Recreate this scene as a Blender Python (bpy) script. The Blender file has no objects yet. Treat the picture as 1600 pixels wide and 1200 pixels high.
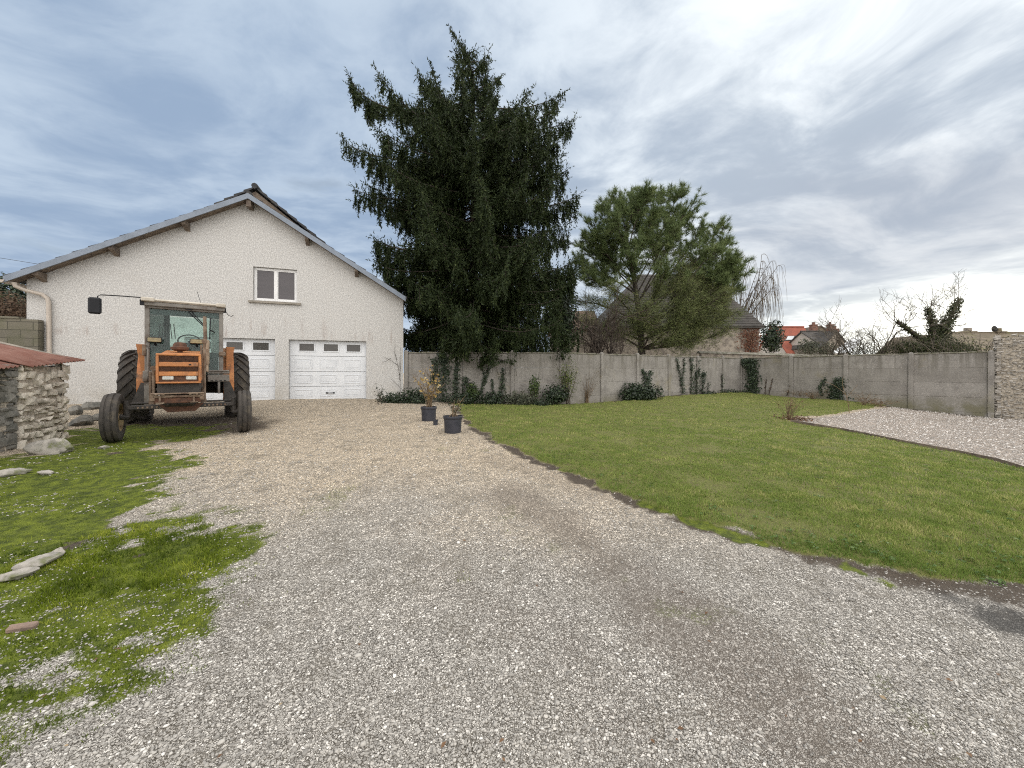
import bpy, math, random
import numpy as np
from mathutils import Vector, Matrix

F, HZ, EYE = 601.0, 582.0, 1.5          # focal length in photo pixels, horizon row, eye height
RNG = np.random.default_rng(7)
random.seed(7)
scene = bpy.context.scene
COL = scene.collection
rad = math.radians

# ------------------------------------------------------------------ noise
def _h(ix, iy, seed):
    n = (ix.astype(np.int64) * 374761393 + iy.astype(np.int64) * 668265263 + seed * 974634777) & 0xFFFFFFFF
    n = ((n ^ (n >> 13)) * 1274126177) & 0xFFFFFFFF
    return ((n ^ (n >> 16)) & 0xFFFF) / 65535.0
def vnoise(x, y, sc, seed=0):
    x = np.asarray(x, float) * sc; y = np.asarray(y, float) * sc
    ix = np.floor(x); iy = np.floor(y); fx = x - ix; fy = y - iy
    fx = fx * fx * (3 - 2 * fx); fy = fy * fy * (3 - 2 * fy)
    a = _h(ix, iy, seed); b = _h(ix + 1, iy, seed); c = _h(ix, iy + 1, seed); d = _h(ix + 1, iy + 1, seed)
    return (a * (1 - fx) + b * fx) * (1 - fy) + (c * (1 - fx) + d * fx) * fy
def fbm(x, y, sc, seed=0, o=4):
    s = 0; a = .5; t = 0
    for i in range(o):
        s = s + a * vnoise(x, y, sc * 2 ** i, seed + i * 17); t += a; a *= .5
    return s / t
def sstep(a, b, x):
    t = np.clip((x - a) / (b - a), 0, 1); return t * t * (3 - 2 * t)

# ------------------------------------------------------------------ terrain
CP = np.array([
 (0,0,0),(0,1.5,.02),(0,3,.09),(0,6,.24),(-1,10,.43),(-5,12.3,.56),(-9,10.8,.58),(-3.9,13.7,.52),(-2.05,13.5,.42),
 (1.8,14.1,.33),(3.5,15,.34),(6.9,16.9,.47),(11.5,19.4,.52),(13.0,17.9,.32),(14.2,16.4,.3),(15.4,14.9,.08),(16.6,13.4,-.06),
 (-6,7,.342),(-4.5,6.5,.31),(-7,5.3,.34),(-7.7,6.6,.37),(-4,3,.2),(-2,2,.08),(-12,8,.55),(-8,2,.2),(4,9,.2),(6,12,.28),(5,5,.07),
 (8,3,-.06),(12,6,-.1),(8.1,6.1,0),(7.6,10.7,.14),(11,11,.06),(17,9,-.12),(3,2,0),(-14,13,.6),(14,22,.5),(0,17,.45),(-20,5,.5)], float)
def _tps(r2):
    return np.where(r2 > 1e-9, r2 * np.log(np.maximum(r2, 1e-9)) * .5, 0)
def _fit():
    n = len(CP); P = np.c_[np.ones(n), CP[:, :2]]
    d = CP[:, None, :2] - CP[None, :, :2]
    K = _tps((d ** 2).sum(-1)) + np.eye(n) * .6
    A = np.block([[K, P], [P.T, np.zeros((3, 3))]])
    return np.linalg.solve(A, np.r_[CP[:, 2], 0, 0, 0])
W = _fit()
def gz(x, y, micro=True):
    x = np.asarray(x, float); y = np.asarray(y, float)
    xc = np.clip(x, -20, 20); yc = np.clip(y, -3, 23)
    z = W[-3] + W[-2] * xc + W[-1] * yc
    for (cx, cy, _), w in zip(CP, W[:-3]):
        z = z + w * _tps((xc - cx) ** 2 + (yc - cy) ** 2)
    far = np.maximum(np.maximum(np.abs(x) - 20, y - 23), -3 - y)
    k = sstep(0, 14, far); z = z * (1 - k) + .35 * k
    if micro:
        z = z + (fbm(x, y, .55, 3, 3) - .5) * .05 + (fbm(x, y, 3.1, 5, 2) - .5) * .018
    return z
def hit(px, py):
    k = (px - 800) / F; s = (HZ - py) / F
    t = np.arange(.8, 60, .02)
    g = gz(k * t, t) - (EYE + s * t)
    i = int(np.argmax(g > 0)); Y = t[i]
    return (k * Y, Y)
def at(px, py, Y):
    return Vector(((px - 800) / F * Y, Y, EYE + (HZ - py) / F * Y))
def g1(x, y): return float(gz(np.array([x]), np.array([y]))[0])

def sdf(poly, x, y):
    """signed distance, positive inside"""
    P = np.array(poly, float); d = np.full(np.shape(x), 1e9); ins = np.zeros(np.shape(x), bool)
    for i in range(len(P)):
        ax, ay = P[i]; bx, by = P[(i + 1) % len(P)]
        ex, ey = bx - ax, by - ay
        t = np.clip(((x - ax) * ex + (y - ay) * ey) / (ex * ex + ey * ey + 1e-12), 0, 1)
        d = np.minimum(d, (x - ax - t * ex) ** 2 + (y - ay - t * ey) ** 2)
        c = ((ay > y) != (by > y)) & (x < (bx - ax) * (y - ay) / (by - ay + 1e-12) + ax)
        ins ^= c
    d = np.sqrt(d); return np.where(ins, d, -d)
def dline(path, x, y):
    d = np.full(np.shape(x), 1e9)
    for (ax, ay), (bx, by) in zip(path[:-1], path[1:]):
        ex, ey = bx - ax, by - ay
        t = np.clip(((x - ax) * ex + (y - ay) * ey) / (ex * ex + ey * ey + 1e-12), 0, 1)
        d = np.minimum(d, (x - ax - t * ex) ** 2 + (y - ay - t * ey) ** 2)
    return np.sqrt(d)

# ------------------------------------------------------------------ mesh helpers
def mesh_np(name, V, faces, mats, parent=None, attrs=None, smooth=False, midx=None):
    """faces: list of int arrays (m,k)"""
    me = bpy.data.meshes.new(name)
    V = np.asarray(V, np.float32); me.vertices.add(len(V)); me.vertices.foreach_set('co', V.ravel())
    loops = np.concatenate([f.ravel() for f in faces]).astype(np.int32)
    tot = np.concatenate([np.full(len(f), f.shape[1], np.int32) for f in faces])
    start = np.r_[0, np.cumsum(tot)[:-1]].astype(np.int32)
    me.loops.add(len(loops)); me.loops.foreach_set('vertex_index', loops)
    me.polygons.add(len(tot)); me.polygons.foreach_set('loop_start', start)
    if midx is not None: me.polygons.foreach_set('material_index', np.asarray(midx, np.int32))
    me.update(calc_edges=True)
    if smooth: me.polygons.foreach_set('use_smooth', np.ones(len(tot), bool))
    for k, (dom, arr) in (attrs or {}).items():
        arr = np.asarray(arr, np.float32)
        if arr.ndim == 1:
            a = me.attributes.new(k, 'FLOAT', dom); a.data.foreach_set('value', arr)
        else:
            a = me.attributes.new(k, 'FLOAT_COLOR', dom); a.data.foreach_set('color', arr.ravel())
    for m in (mats if isinstance(mats, (list, tuple)) else [mats]): me.materials.append(m)
    o = bpy.data.objects.new(name, me); COL.objects.link(o)
    if parent is not None: o.parent = parent
    return o

class MB:
    def __init__(s): s.v = []; s.f = []; s.m = []; s.xf = None
    def add(s, vs, fs, m=0):
        b = len(s.v); s.v += [tuple(v) for v in vs]; s.f += [tuple(i + b for i in f) for f in fs]; s.m += [m] * len(fs); return s
    def hexa(s, p, m=0):      # 8 points: bottom 4 ccw, top 4 ccw
        return s.add(p, [(3,2,1,0),(4,5,6,7),(0,1,5,4),(1,2,6,5),(2,3,7,6),(3,0,4,7)], m)
    def box(s, x0, x1, y0, y1, z0, z1, m=0, bev=0):
        if bev <= 0:
            return s.hexa([(x0,y0,z0),(x1,y0,z0),(x1,y1,z0),(x0,y1,z0),(x0,y0,z1),(x1,y0,z1),(x1,y1,z1),(x0,y1,z1)], m)
        b = min(bev, (x1-x0)*.45, (y1-y0)*.45, (z1-z0)*.45)
        xs=(x0,x0+b,x1-b,x1); V=[];
        # chamfered box as hull of 24 points
        P={}
        def pt(i,j,k):
            X=(x0,x0+b,x1-b,x1)[i];Y=(y0,y0+b,y1-b,y1)[j];Z=(z0,z0+b,z1-b,z1)[k]
            key=(i,j,k)
            if key not in P: P[key]=len(V);V.append((X,Y,Z))
            return P[key]
        Fc=[]
        def q(a): Fc.append([pt(*t) for t in a])
        for k in (0,3): q([(1,1,k),(2,1,k),(2,2,k),(1,2,k)][::(1 if k else -1)])
        for j in (0,3): q([(1,j,1),(1,j,2),(2,j,2),(2,j,1)][::(1 if j else -1)])
        for i in (0,3): q([(i,1,1),(i,2,1),(i,2,2),(i,1,2)][::(1 if i else -1)])
        n={0:1,3:2}
        for i in (0,3):
            for j in (0,3): q([(i,n[j],1),(i,n[j],2),(n[i],j,2),(n[i],j,1)][::(1 if (i==0)!=(j==0) else -1)])
            for k in (0,3): q([(i,1,n[k]),(n[i],1,k),(n[i],2,k),(i,2,n[k])][::(1 if (i==0)!=(k==0) else -1)])
        for j in (0,3):
            for k in (0,3): q([(1,j,n[k]),(2,j,n[k]),(2,n[j],k),(1,n[j],k)][::(1 if (j==0)!=(k==0) else -1)])
        for i in (0,3):
            for j in (0,3):
                for k in (0,3): Fc.append([pt(i,n[j],n[k]),pt(n[i],j,n[k]),pt(n[i],n[j],k)])
        return s.add(V,Fc,m)
    def tube(s, path, r, n=8, m=0, cap=True):
        path = [Vector(p) for p in path]; rr = r if isinstance(r, (list, tuple)) else [r] * len(path)
        b = len(s.v); N = len(path)
        for i, p in enumerate(path):
            d = (path[min(i+1,N-1)] - path[max(i-1,0)]).normalized()
            a = Vector((0,0,1)) if abs(d.z) < .9 else Vector((1,0,0))
            u = d.cross(a).normalized(); w = d.cross(u)
            for k in range(n):
                t = 2*math.pi*k/n; s.v.append(tuple(p + (u*math.cos(t)+w*math.sin(t))*rr[i]))
        for i in range(N-1):
            for k in range(n):
                s.f.append((b+i*n+k, b+i*n+(k+1)%n, b+(i+1)*n+(k+1)%n, b+(i+1)*n+k)); s.m.append(m)
        if cap:
            s.f.append(tuple(b+k for k in range(n))[::-1]); s.f.append(tuple(b+(N-1)*n+k for k in range(n))); s.m += [m, m]
        return s
    def lathe(s, prof, axis='X', n=32, c=(0,0,0), m=0, closed=False):
        b = len(s.v); N = len(prof)
        for (r, a) in prof:
            for k in range(n):
                t = 2*math.pi*k/n; p = {'X':(a, r*math.cos(t), r*math.sin(t)), 'Z':(r*math.cos(t), r*math.sin(t), a), 'Y':(r*math.sin(t), a, r*math.cos(t))}[axis]
                s.v.append((p[0]+c[0], p[1]+c[1], p[2]+c[2]))
        for i in range(N if closed else N-1):
            j = (i+1) % N
            for k in range(n):
                s.f.append((b+i*n+k, b+i*n+(k+1)%n, b+j*n+(k+1)%n, b+j*n+k)); s.m.append(m)
        return s
    def build(s, name, mats, parent=None, smooth=False, loc=None):
        me = bpy.data.meshes.new(name); me.from_pydata(s.v, [], s.f)
        for mm in (mats if isinstance(mats, (list, tuple)) else [mats]): me.materials.append(mm)
        me.polygons.foreach_set('material_index', s.m)
        if smooth:
            me.polygons.foreach_set('use_smooth', [True]*len(s.f))
            try: me.set_sharp_from_angle(angle=rad(38))
            except Exception: pass
        me.update()
        import bmesh
        bm = bmesh.new(); bm.from_mesh(me); bmesh.ops.recalc_face_normals(bm, faces=bm.faces); bm.to_mesh(me); bm.free()
        o = bpy.data.objects.new(name, me); COL.objects.link(o)
        if parent is not None: o.parent = parent
        if loc is not None: o.location = loc
        return o

def tag(o, label=None, cat=None, group=None, kind=None):
    if label: o['label'] = label
    if cat: o['category'] = cat
    if group: o['group'] = group
    if kind: o['kind'] = kind
    return o
def thing(name, loc, label, cat, rz=0, group=None):
    o = bpy.data.objects.new(name, None); COL.objects.link(o); o.location = loc; o.rotation_euler = (0,0,rz); o.empty_display_size = .2
    return tag(o, label, cat, group)

# ------------------------------------------------------------------ materials
def nt(name):
    m = bpy.data.materials.new(name); m.use_nodes = True; t = m.node_tree
    b = t.nodes['Principled BSDF']; return m, t, b
def N(t, typ, **kw):
    n = t.nodes.new(typ)
    for k, v in kw.items():
        if k.startswith('i_'): n.inputs[k[2:].replace('_', ' ')].default_value = v
        else: setattr(n, k, v)
    return n
def L(t, a, b): t.links.new(a, b)
def math_(t, op, a, b=None, c=None, clamp=False):
    n = t.nodes.new('ShaderNodeMath'); n.operation = op; n.use_clamp = clamp
    for i, v in enumerate((a, b, c)):
        if v is None: continue
        if isinstance(v, (int, float)): n.inputs[i].default_value = v
        else: L(t, v, n.inputs[i])
    return n.outputs[0]
def mixc(t, f, a, b, blend='MIX'):
    n = t.nodes.new('ShaderNodeMix'); n.data_type = 'RGBA'; n.blend_type = blend; n.clamp_factor = True
    for i, v in ((0, f), (6, a), (7, b)):
        if isinstance(v, (int, float)): n.inputs[i].default_value = v
        elif isinstance(v, tuple): n.inputs[i].default_value = (*v[:3], 1)
        else: L(t, v, n.inputs[i])
    return n.outputs[2]
def maprange(t, v, a, b, c=0., d=1., smooth=True):
    n = t.nodes.new('ShaderNodeMapRange'); n.interpolation_type = 'SMOOTHSTEP' if smooth else 'LINEAR'; n.clamp = True if not smooth else n.clamp
    L(t, v, n.inputs[0])
    for i, x in enumerate((a, b, c, d)): n.inputs[i+1].default_value = x
    return n.outputs[0]
def noise(t, vec, scale, detail=4, rough=.55):
    n = N(t, 'ShaderNodeTexNoise'); n.inputs['Scale'].default_value = scale; n.inputs['Detail'].default_value = detail; n.inputs['Roughness'].default_value = rough
    if vec is not None: L(t, vec, n.inputs['Vector'])
    return n.outputs[0]
def mapping(t, vec, sc=(1,1,1), loc=(0,0,0), rot=(0,0,0)):
    n = N(t, 'ShaderNodeMapping'); n.inputs['Scale'].default_value = sc; n.inputs['Location'].default_value = loc; n.inputs['Rotation'].default_value = rot
    L(t, vec, n.inputs['Vector']); return n.outputs[0]
def bump(t, b, h, strength=.4, dist=.02):
    n = N(t, 'ShaderNodeBump'); n.inputs['Strength'].default_value = strength; n.inputs['Distance'].default_value = dist
    L(t, h, n.inputs['Height']); L(t, n.outputs[0], b.inputs['Normal']); return n
def simple(name, c1, c2=None, scale=6, rough=.75, metal=0, bmp=.25, bscale=None, c3=None, spec=None, lo=.35, hi=.68):
    """two colours broken up by noise, a third (dirt, rust) in larger patches"""
    m, t, b = nt(name); tc = N(t, 'ShaderNodeTexCoord').outputs['Object']
    c2 = c2 or tuple(x*.72 for x in c1)
    f = maprange(t, noise(t, tc, scale, 6, .62), lo, hi); c = mixc(t, f, c1, c2)
    if c3: c = mixc(t, maprange(t, noise(t, tc, scale*.6, 7, .7), .5, .68), c, c3)
    L(t, c, b.inputs['Base Color']); b.inputs['Roughness'].default_value = rough; b.inputs['Metallic'].default_value = metal
    if spec is not None: b.inputs['Specular IOR Level'].default_value = spec
    if bmp: bump(t, b, noise(t, tc, bscale or scale*5, 4), bmp, .01)
    return m
def foliage(name, ca, cb, cc=None, rough=.65, trans=.25, spec=.25):
    m, t, b = nt(name); at_ = N(t, 'ShaderNodeAttribute'); at_.attribute_name = 'rnd'
    c = mixc(t, at_.outputs['Fac'], ca, cb)
    if cc:
        c = mixc(t, maprange(t, at_.outputs['Fac'], .8, 1.), c, cc)
    L(t, c, b.inputs['Base Color']); b.inputs['Roughness'].default_value = rough; b.inputs['Specular IOR Level'].default_value = spec
    if trans:
        tr = N(t, 'ShaderNodeBsdfTranslucent'); L(t, c, tr.inputs['Color']); mx = N(t, 'ShaderNodeMixShader'); mx.inputs[0].default_value = trans
        L(t, b.outputs[0], mx.inputs[1]); L(t, tr.outputs[0], mx.inputs[2]); L(t, mx.outputs[0], t.nodes['Material Output'].inputs['Surface'])
    return m
M = {}
M['bark'] = simple('bark', (.075,.06,.048), (.035,.028,.022), 9, .95, bmp=.6)
M['bark_pale'] = simple('bark_pale', (.14,.12,.095), (.07,.06,.045), 9, .95, bmp=.5)
M['twig'] = simple('twig', (.085,.065,.05), (.045,.034,.028), 9, .95, bmp=0)
M['twig_willow'] = simple('twig_willow', (.16,.12,.07), (.08,.06,.04), 9, .95, bmp=0)
M['twig_dry'] = simple('twig_dry', (.2,.14,.08), (.1,.07,.045), 9, .95, bmp=0)
M['spruce'] = foliage('spruce_needles', (.013,.023,.008), (.037,.055,.016), (.075,.095,.03), trans=.12)
M['pine'] = foliage('pine_needles', (.08,.115,.045), (.16,.205,.075), (.22,.25,.11), trans=.15)
M['pine_old'] = foliage('old_pine_needles', (.10,.125,.05), (.19,.215,.08), (.26,.25,.12), trans=.2)
M['ivy'] = foliage('ivy_leaves', (.012,.022,.012), (.03,.05,.022), (.05,.075,.03), rough=.45, spec=.4, trans=.1)
M['shrub'] = foliage('shrub_leaves', (.035,.06,.022), (.075,.11,.035), (.12,.15,.05))
M['shrub_light'] = foliage('pale_shrub_leaves', (.07,.1,.035), (.15,.18,.06), (.22,.22,.08))
M['shrub_grey'] = foliage('grey_shrub_leaves', (.06,.07,.05), (.11,.12,.08), (.15,.15,.1))
M['hedge'] = foliage('bramble_leaves', (.03,.04,.018), (.065,.075,.03), (.11,.1,.05))
M['grass'] = foliage('grass_blades', (.12,.185,.038), (.27,.325,.082), (.42,.40,.17), trans=.3, spec=.2)
M['grass_moss'] = foliage('mossy_grass', (.055,.085,.010), (.19,.245,.02), (.30,.33,.05), trans=.25, spec=.1)
M['dry_leaf'] = foliage('dry_leaves', (.09,.05,.03), (.22,.13,.07), (.42,.34,.22), trans=.1)
M['yellow_leaf'] = foliage('yellow_leaves', (.3,.2,.06), (.5,.36,.14), (.6,.5,.3))
M['weed'] = foliage('weed_leaves', (.06,.11,.028), (.12,.19,.05), (.2,.25,.11))
M['creeper'] = foliage('red_creeper', (.13,.055,.035), (.2,.09,.055), (.25,.15,.09))
M['brown_hedge'] = foliage('brown_hedge', (.07,.045,.03), (.13,.085,.055), (.2,.15,.1))
M['pebble_pink'] = foliage('pink_chippings', (.28,.255,.235), (.55,.515,.48), (.80,.765,.725), rough=.85, trans=0)
M['pebble'] = foliage('pebbles', (.22,.208,.19), (.50,.475,.435), (.66,.637,.597), rough=.85, trans=0)

# roughcast wall
def roughcast():
    m, t, b = nt('roughcast'); tc = N(t, 'ShaderNodeTexCoord').outputs['Object']
    v = mapping(t, tc, (1, 1, .6))
    n1 = noise(t, v, 36, 5, .68); n2 = noise(t, tc, 1.1, 5, .6); n3 = noise(t, tc, 90, 2)
    c = mixc(t, maprange(t, n1, .38, .66), (.43,.422,.41), (.645,.635,.618))
    c = mixc(t, math_(t, 'MULTIPLY', maprange(t, n2, .5, .8), .35), c, (.44,.415,.385))
    sx = N(t, 'ShaderNodeSeparateXYZ'); L(t, tc, sx.inputs[0])
    # runs of dirt over the doors and a splash zone by the ground
    st = noise(t, mapping(t, tc, (5, 5, .35)), 1.6, 4, .6)
    band = math_(t, 'MULTIPLY', maprange(t, sx.outputs[2], 2.45, 2.7), maprange(t, sx.outputs[2], 3.5, 2.7))
    c = mixc(t, math_(t, 'MULTIPLY', math_(t, 'MULTIPLY', maprange(t, st, .48, .66), math_(t, 'MULTIPLY', band, maprange(t, n2, .42, .6))), .5), c, (.30,.24,.21))
    sp = math_(t, 'MULTIPLY', maprange(t, sx.outputs[2], 1.35, .6), maprange(t, noise(t, tc, 2.2, 5), .3, .65))
    c = mixc(t, math_(t, 'MULTIPLY', sp, .45), c, (.36,.33,.27))
    L(t, c, b.inputs['Base Color']); b.inputs['Roughness'].default_value = .95
    bump(t, b, math_(t, 'ADD', n1, math_(t, 'MULTIPLY', n3, .3)), .55, .03); return m
M['roughcast'] = roughcast()
def concrete():
    m, t, b = nt('fence_concrete'); tc = N(t, 'ShaderNodeTexCoord').outputs['Object']; ge = N(t, 'ShaderNodeNewGeometry').outputs['Position']
    oi = N(t, 'ShaderNodeObjectInfo').outputs['Random']
    n1 = noise(t, ge, 1.7, 6, .65); n2 = noise(t, ge, 22, 5, .6)
    c = mixc(t, maprange(t, n1, .35, .7), (.27,.255,.235), (.158,.147,.135))
    c = mixc(t, math_(t, 'MULTIPLY', maprange(t, n2, .45, .72), .6), c, (.42,.39,.36))
    c = mixc(t, math_(t, 'MULTIPLY', oi, .5), c, (.185,.172,.155))
    run = noise(t, mapping(t, ge, (6, 6, .5)), 1.2, 4, .6)
    sx = N(t, 'ShaderNodeSeparateXYZ'); L(t, ge, sx.inputs[0])
    top = maprange(t, sx.outputs[2], 1.0, 2.2)
    c = mixc(t, math_(t, 'MULTIPLY', maprange(t, run, .45, .64), math_(t, 'MULTIPLY', top, .75)), c, (.13,.12,.1))
    c = mixc(t, math_(t, 'MULTIPLY', maprange(t, noise(t, ge, .8, 5, .7), .56, .7), .35), c, (.22,.19,.1))
    c = mixc(t, math_(t, 'MULTIPLY', maprange(t, sx.outputs[2], .75, .15), maprange(t, n1, .35, .6)), c, (.16,.15,.1))
    L(t, c, b.inputs['Base Color']); b.inputs['Roughness'].default_value = .95; bump(t, b, n2, .25, .02); return m
M['concrete'] = concrete()
M['coping'] = simple('mossy_coping', (.25,.23,.2), (.1,.1,.06), 7, .95)
M['stone'] = simple('rubble_stone', (.56,.50,.42), (.36,.315,.26), 7, .95, bmp=.6, bscale=40, c3=(.17,.16,.14))
M['stone_lit'] = simple('lit_rubble', (.68,.63,.55), (.48,.43,.36), 7, .95, bmp=.6, bscale=40, c3=(.3,.27,.23), lo=.4)  # paler rubble for the pier front, daylight put into the stone colour
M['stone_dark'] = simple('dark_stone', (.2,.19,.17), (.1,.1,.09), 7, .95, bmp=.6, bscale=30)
M['mortar'] = simple('old_mortar', (.46,.41,.34), (.24,.21,.17), 18, .95, bmp=.6)
M['boulder'] = simple('boulder', (.36,.335,.30), (.19,.18,.16), 11, .95, bmp=.9, bscale=30, c3=(.13,.14,.06))
M['stone_grey'] = simple('grey_rubble', (.45,.42,.38), (.26,.24,.215), 8, .95, bmp=.7, bscale=40, c3=(.13,.125,.11))
M['zinc'] = simple('painted_bargeboard', (.20,.235,.29), (.16,.19,.235), 3, .55, bmp=.05)
M['tile'] = simple('dark_roof_tile', (.055,.055,.06), (.025,.027,.03), 5, .85, c3=(.09,.08,.06))
M['slate'] = simple('grey_tile', (.075,.068,.062), (.04,.037,.034), 1.2, .9, bmp=.4)
M['wood'] = simple('weathered_wood', (.2,.16,.125), (.11,.085,.07), 8, .9)
M['pvc'] = simple('downpipe_plastic', (.5,.44,.38), (.42,.37,.32), 3, .5, bmp=0)
M['white'] = simple('white_paint', (.68,.70,.73), (.62,.64,.67), 2, .42, bmp=.03)
M['white_frame'] = simple('white_window_frame', (.72,.72,.72), (.66,.66,.66), 2, .4, bmp=0)
M['sill'] = simple('sill_concrete', (.3,.27,.23), (.18,.165,.14), 6, .95)
M['dark'] = simple('dark_gap', (.02,.02,.02), (.012,.012,.012), 5, .9, bmp=0)
M['black_plastic'] = simple('black_plastic', (.014,.015,.018), (.022,.023,.027), 5, .6, bmp=.05, spec=.25)
M['pot'] = simple('pot_plastic', (.02,.022,.032), (.04,.042,.055), 4, .5, bmp=.05)
M['soil'] = simple('soil', (.05,.038,.028), (.025,.02,.015), 14, 1, bmp=.8)
def glass_dark(name, col, rough=.08):
    m, t, b = nt(name); tc = N(t, 'ShaderNodeTexCoord').outputs['Object']
    c = mixc(t, noise(t, mapping(t, tc, (1, 1, 7)), 3, 3), tuple(x*.75 for x in col), col)
    L(t, c, b.inputs['Base Color']); b.inputs['Roughness'].default_value = rough; b.inputs['Specular IOR Level'].default_value = .35; return m
M['pane'] = glass_dark('window_pane', (.10,.092,.098))
M['door_pane'] = glass_dark('door_pane', (.09,.085,.08), .15)
def tinted():
    m, t, b = nt('tinted_cab_glass'); tr = N(t, 'ShaderNodeBsdfTransparent'); tr.inputs[0].default_value = (.87,.95,.93,1)
    gl = N(t, 'ShaderNodeBsdfGlossy'); gl.inputs['Roughness'].default_value = .06; fr = N(t, 'ShaderNodeFresnel'); fr.inputs[0].default_value = 1.35
    mx = N(t, 'ShaderNodeMixShader'); L(t, fr.outputs[0], mx.inputs[0]); L(t, tr.outputs[0], mx.inputs[1]); L(t, gl.outputs[0], mx.inputs[2])
    df = N(t, 'ShaderNodeBsdfDiffuse'); df.inputs[0].default_value = (.10,.14,.13,1); m2 = N(t, 'ShaderNodeMixShader')
    n = noise(t, N(t, 'ShaderNodeTexCoord').outputs['Object'], 6, 5); L(t, maprange(t, n, .3, .8, .02, .12), m2.inputs[0])
    L(t, mx.outputs[0], m2.inputs[1]); L(t, df.outputs[0], m2.inputs[2])
    L(t, m2.outputs[0], t.nodes['Material Output'].inputs['Surface']); return m
M['cab_glass'] = tinted()
M['orange'] = simple('faded_orange_paint', (.52,.21,.065), (.36,.14,.05), 7, .6, bmp=.1, c3=(.17,.09,.05), lo=.3, hi=.62)
M['rust'] = simple('rust', (.12,.055,.032), (.06,.032,.022), 12, .9, bmp=.5)
M['rusty_steel'] = simple('rusty_steel', (.22,.165,.12), (.13,.085,.055), 9, .8, bmp=.3, c3=(.08,.045,.03))
M['cab_paint'] = simple('grey_cab_paint', (.21,.195,.175), (.15,.135,.12), 7, .65, bmp=.1, c3=(.11,.08,.06))
M['cab_roof'] = simple('cream_cab_roof', (.52,.48,.41), (.40,.36,.3), 6, .6, bmp=.1)
M['dark_green'] = simple('dark_green_panel', (.03,.045,.045), (.02,.028,.028), 5, .5, bmp=.05)
M['engine'] = simple('oily_engine', (.045,.038,.033), (.022,.02,.018), 10, .7, bmp=.4)
M['tyre'] = simple('tyre_rubber', (.055,.048,.042), (.03,.027,.025), 8, .9, bmp=.2, c3=(.10,.085,.065))
M['muffler'] = simple('heat_stained_muffler', (.36,.28,.2), (.24,.17,.12), 9, .7, bmp=.2, c3=(.14,.08,.05))
M['rim'] = simple('yellow_rim', (.33,.26,.15), (.22,.165,.09), 8, .7, bmp=.15, c3=(.13,.08,.05))
M['lens'] = simple('headlight_lens', (.55,.55,.52), (.4,.4,.38), 20, .2, bmp=.2)
M['lamp_lens'] = simple('yellow_lamp_lens', (.33,.27,.14), (.2,.16,.09), 12, .35, bmp=.1)
def corrugated(name, c1, c2, c3):
    m, t, b = nt(name); tc = N(t, 'ShaderNodeTexCoord').outputs['Object']
    c = mixc(t, maprange(t, noise(t, mapping(t, tc, (.6, 5, 5)), 2, 6, .65), .3, .7), c1, c2)
    c = mixc(t, maprange(t, noise(t, tc, 4, 6, .7), .55, .7), c, c3)
    L(t, c, b.inputs['Base Color']); b.inputs['Roughness'].default_value = .85; bump(t, b, noise(t, tc, 40, 4), .2, .01); return m
M['corrugated'] = corrugated('rusty_corrugated_iron', (.15,.06,.042), (.21,.11,.085), (.10,.045,.035))
M['red_tile'] = simple('orange_red_tile', (.29,.082,.05), (.19,.06,.04), 1.1, .9, bmp=.5, bscale=9)
M['brown_tile'] = simple('brown_tile', (.13,.085,.06), (.075,.055,.04), 1.2, .9, bmp=.5, bscale=9)
M['mossy_tile'] = simple('mossy_roof_tile', (.17,.14,.10), (.105,.085,.06), 1.6, .95, bmp=.5, bscale=9, c3=(.14,.13,.06))
M['stone_far'] = simple('distant_stone_wall', (.34,.30,.25), (.19,.165,.14), 2.8, .95, bmp=.5, lo=.42, hi=.6)
M['pale_render'] = simple('pale_render', (.5,.46,.41), (.4,.37,.33), 1.5, .95)
M['white_sheet'] = simple('white_roof_sheet', (.6,.62,.64), (.5,.52,.54), 1.5, .6)
M['old_brick'] = simple('old_brick', (.24,.17,.135), (.15,.11,.09), 14, .95, bmp=.4)
M['brick'] = simple('red_brick', (.21,.105,.075), (.13,.075,.058), 3, .95)
def blockwall():
    m, t, b = nt('grey_blockwork'); tc = N(t, 'ShaderNodeTexCoord').outputs['Object']
    bt = N(t, 'ShaderNodeTexBrick'); L(t, mapping(t, tc, (1,1,1), rot=(rad(90),0,0)), bt.inputs['Vector'])
    bt.inputs['Scale'].default_value = 1; bt.inputs['Brick Width'].default_value = .5; bt.inputs['Row Height'].default_value = .22; bt.inputs['Mortar Size'].default_value = .012
    bt.inputs['Color1'].default_value = (.17,.155,.12,1); bt.inputs['Color2'].default_value = (.13,.12,.095,1); bt.inputs['Mortar'].default_value = (.075,.07,.055,1)
    c = mixc(t, math_(t, 'MULTIPLY', maprange(t, noise(t, tc, 2.5, 5), .4, .7), .6), bt.outputs[0], (.1,.1,.06))
    L(t, c, b.inputs['Base Color']); b.inputs['Roughness'].default_value = .95; bump(t, b, noise(t, tc, 30, 4), .4, .02); return m
M['blocks'] = blockwall()

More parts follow.
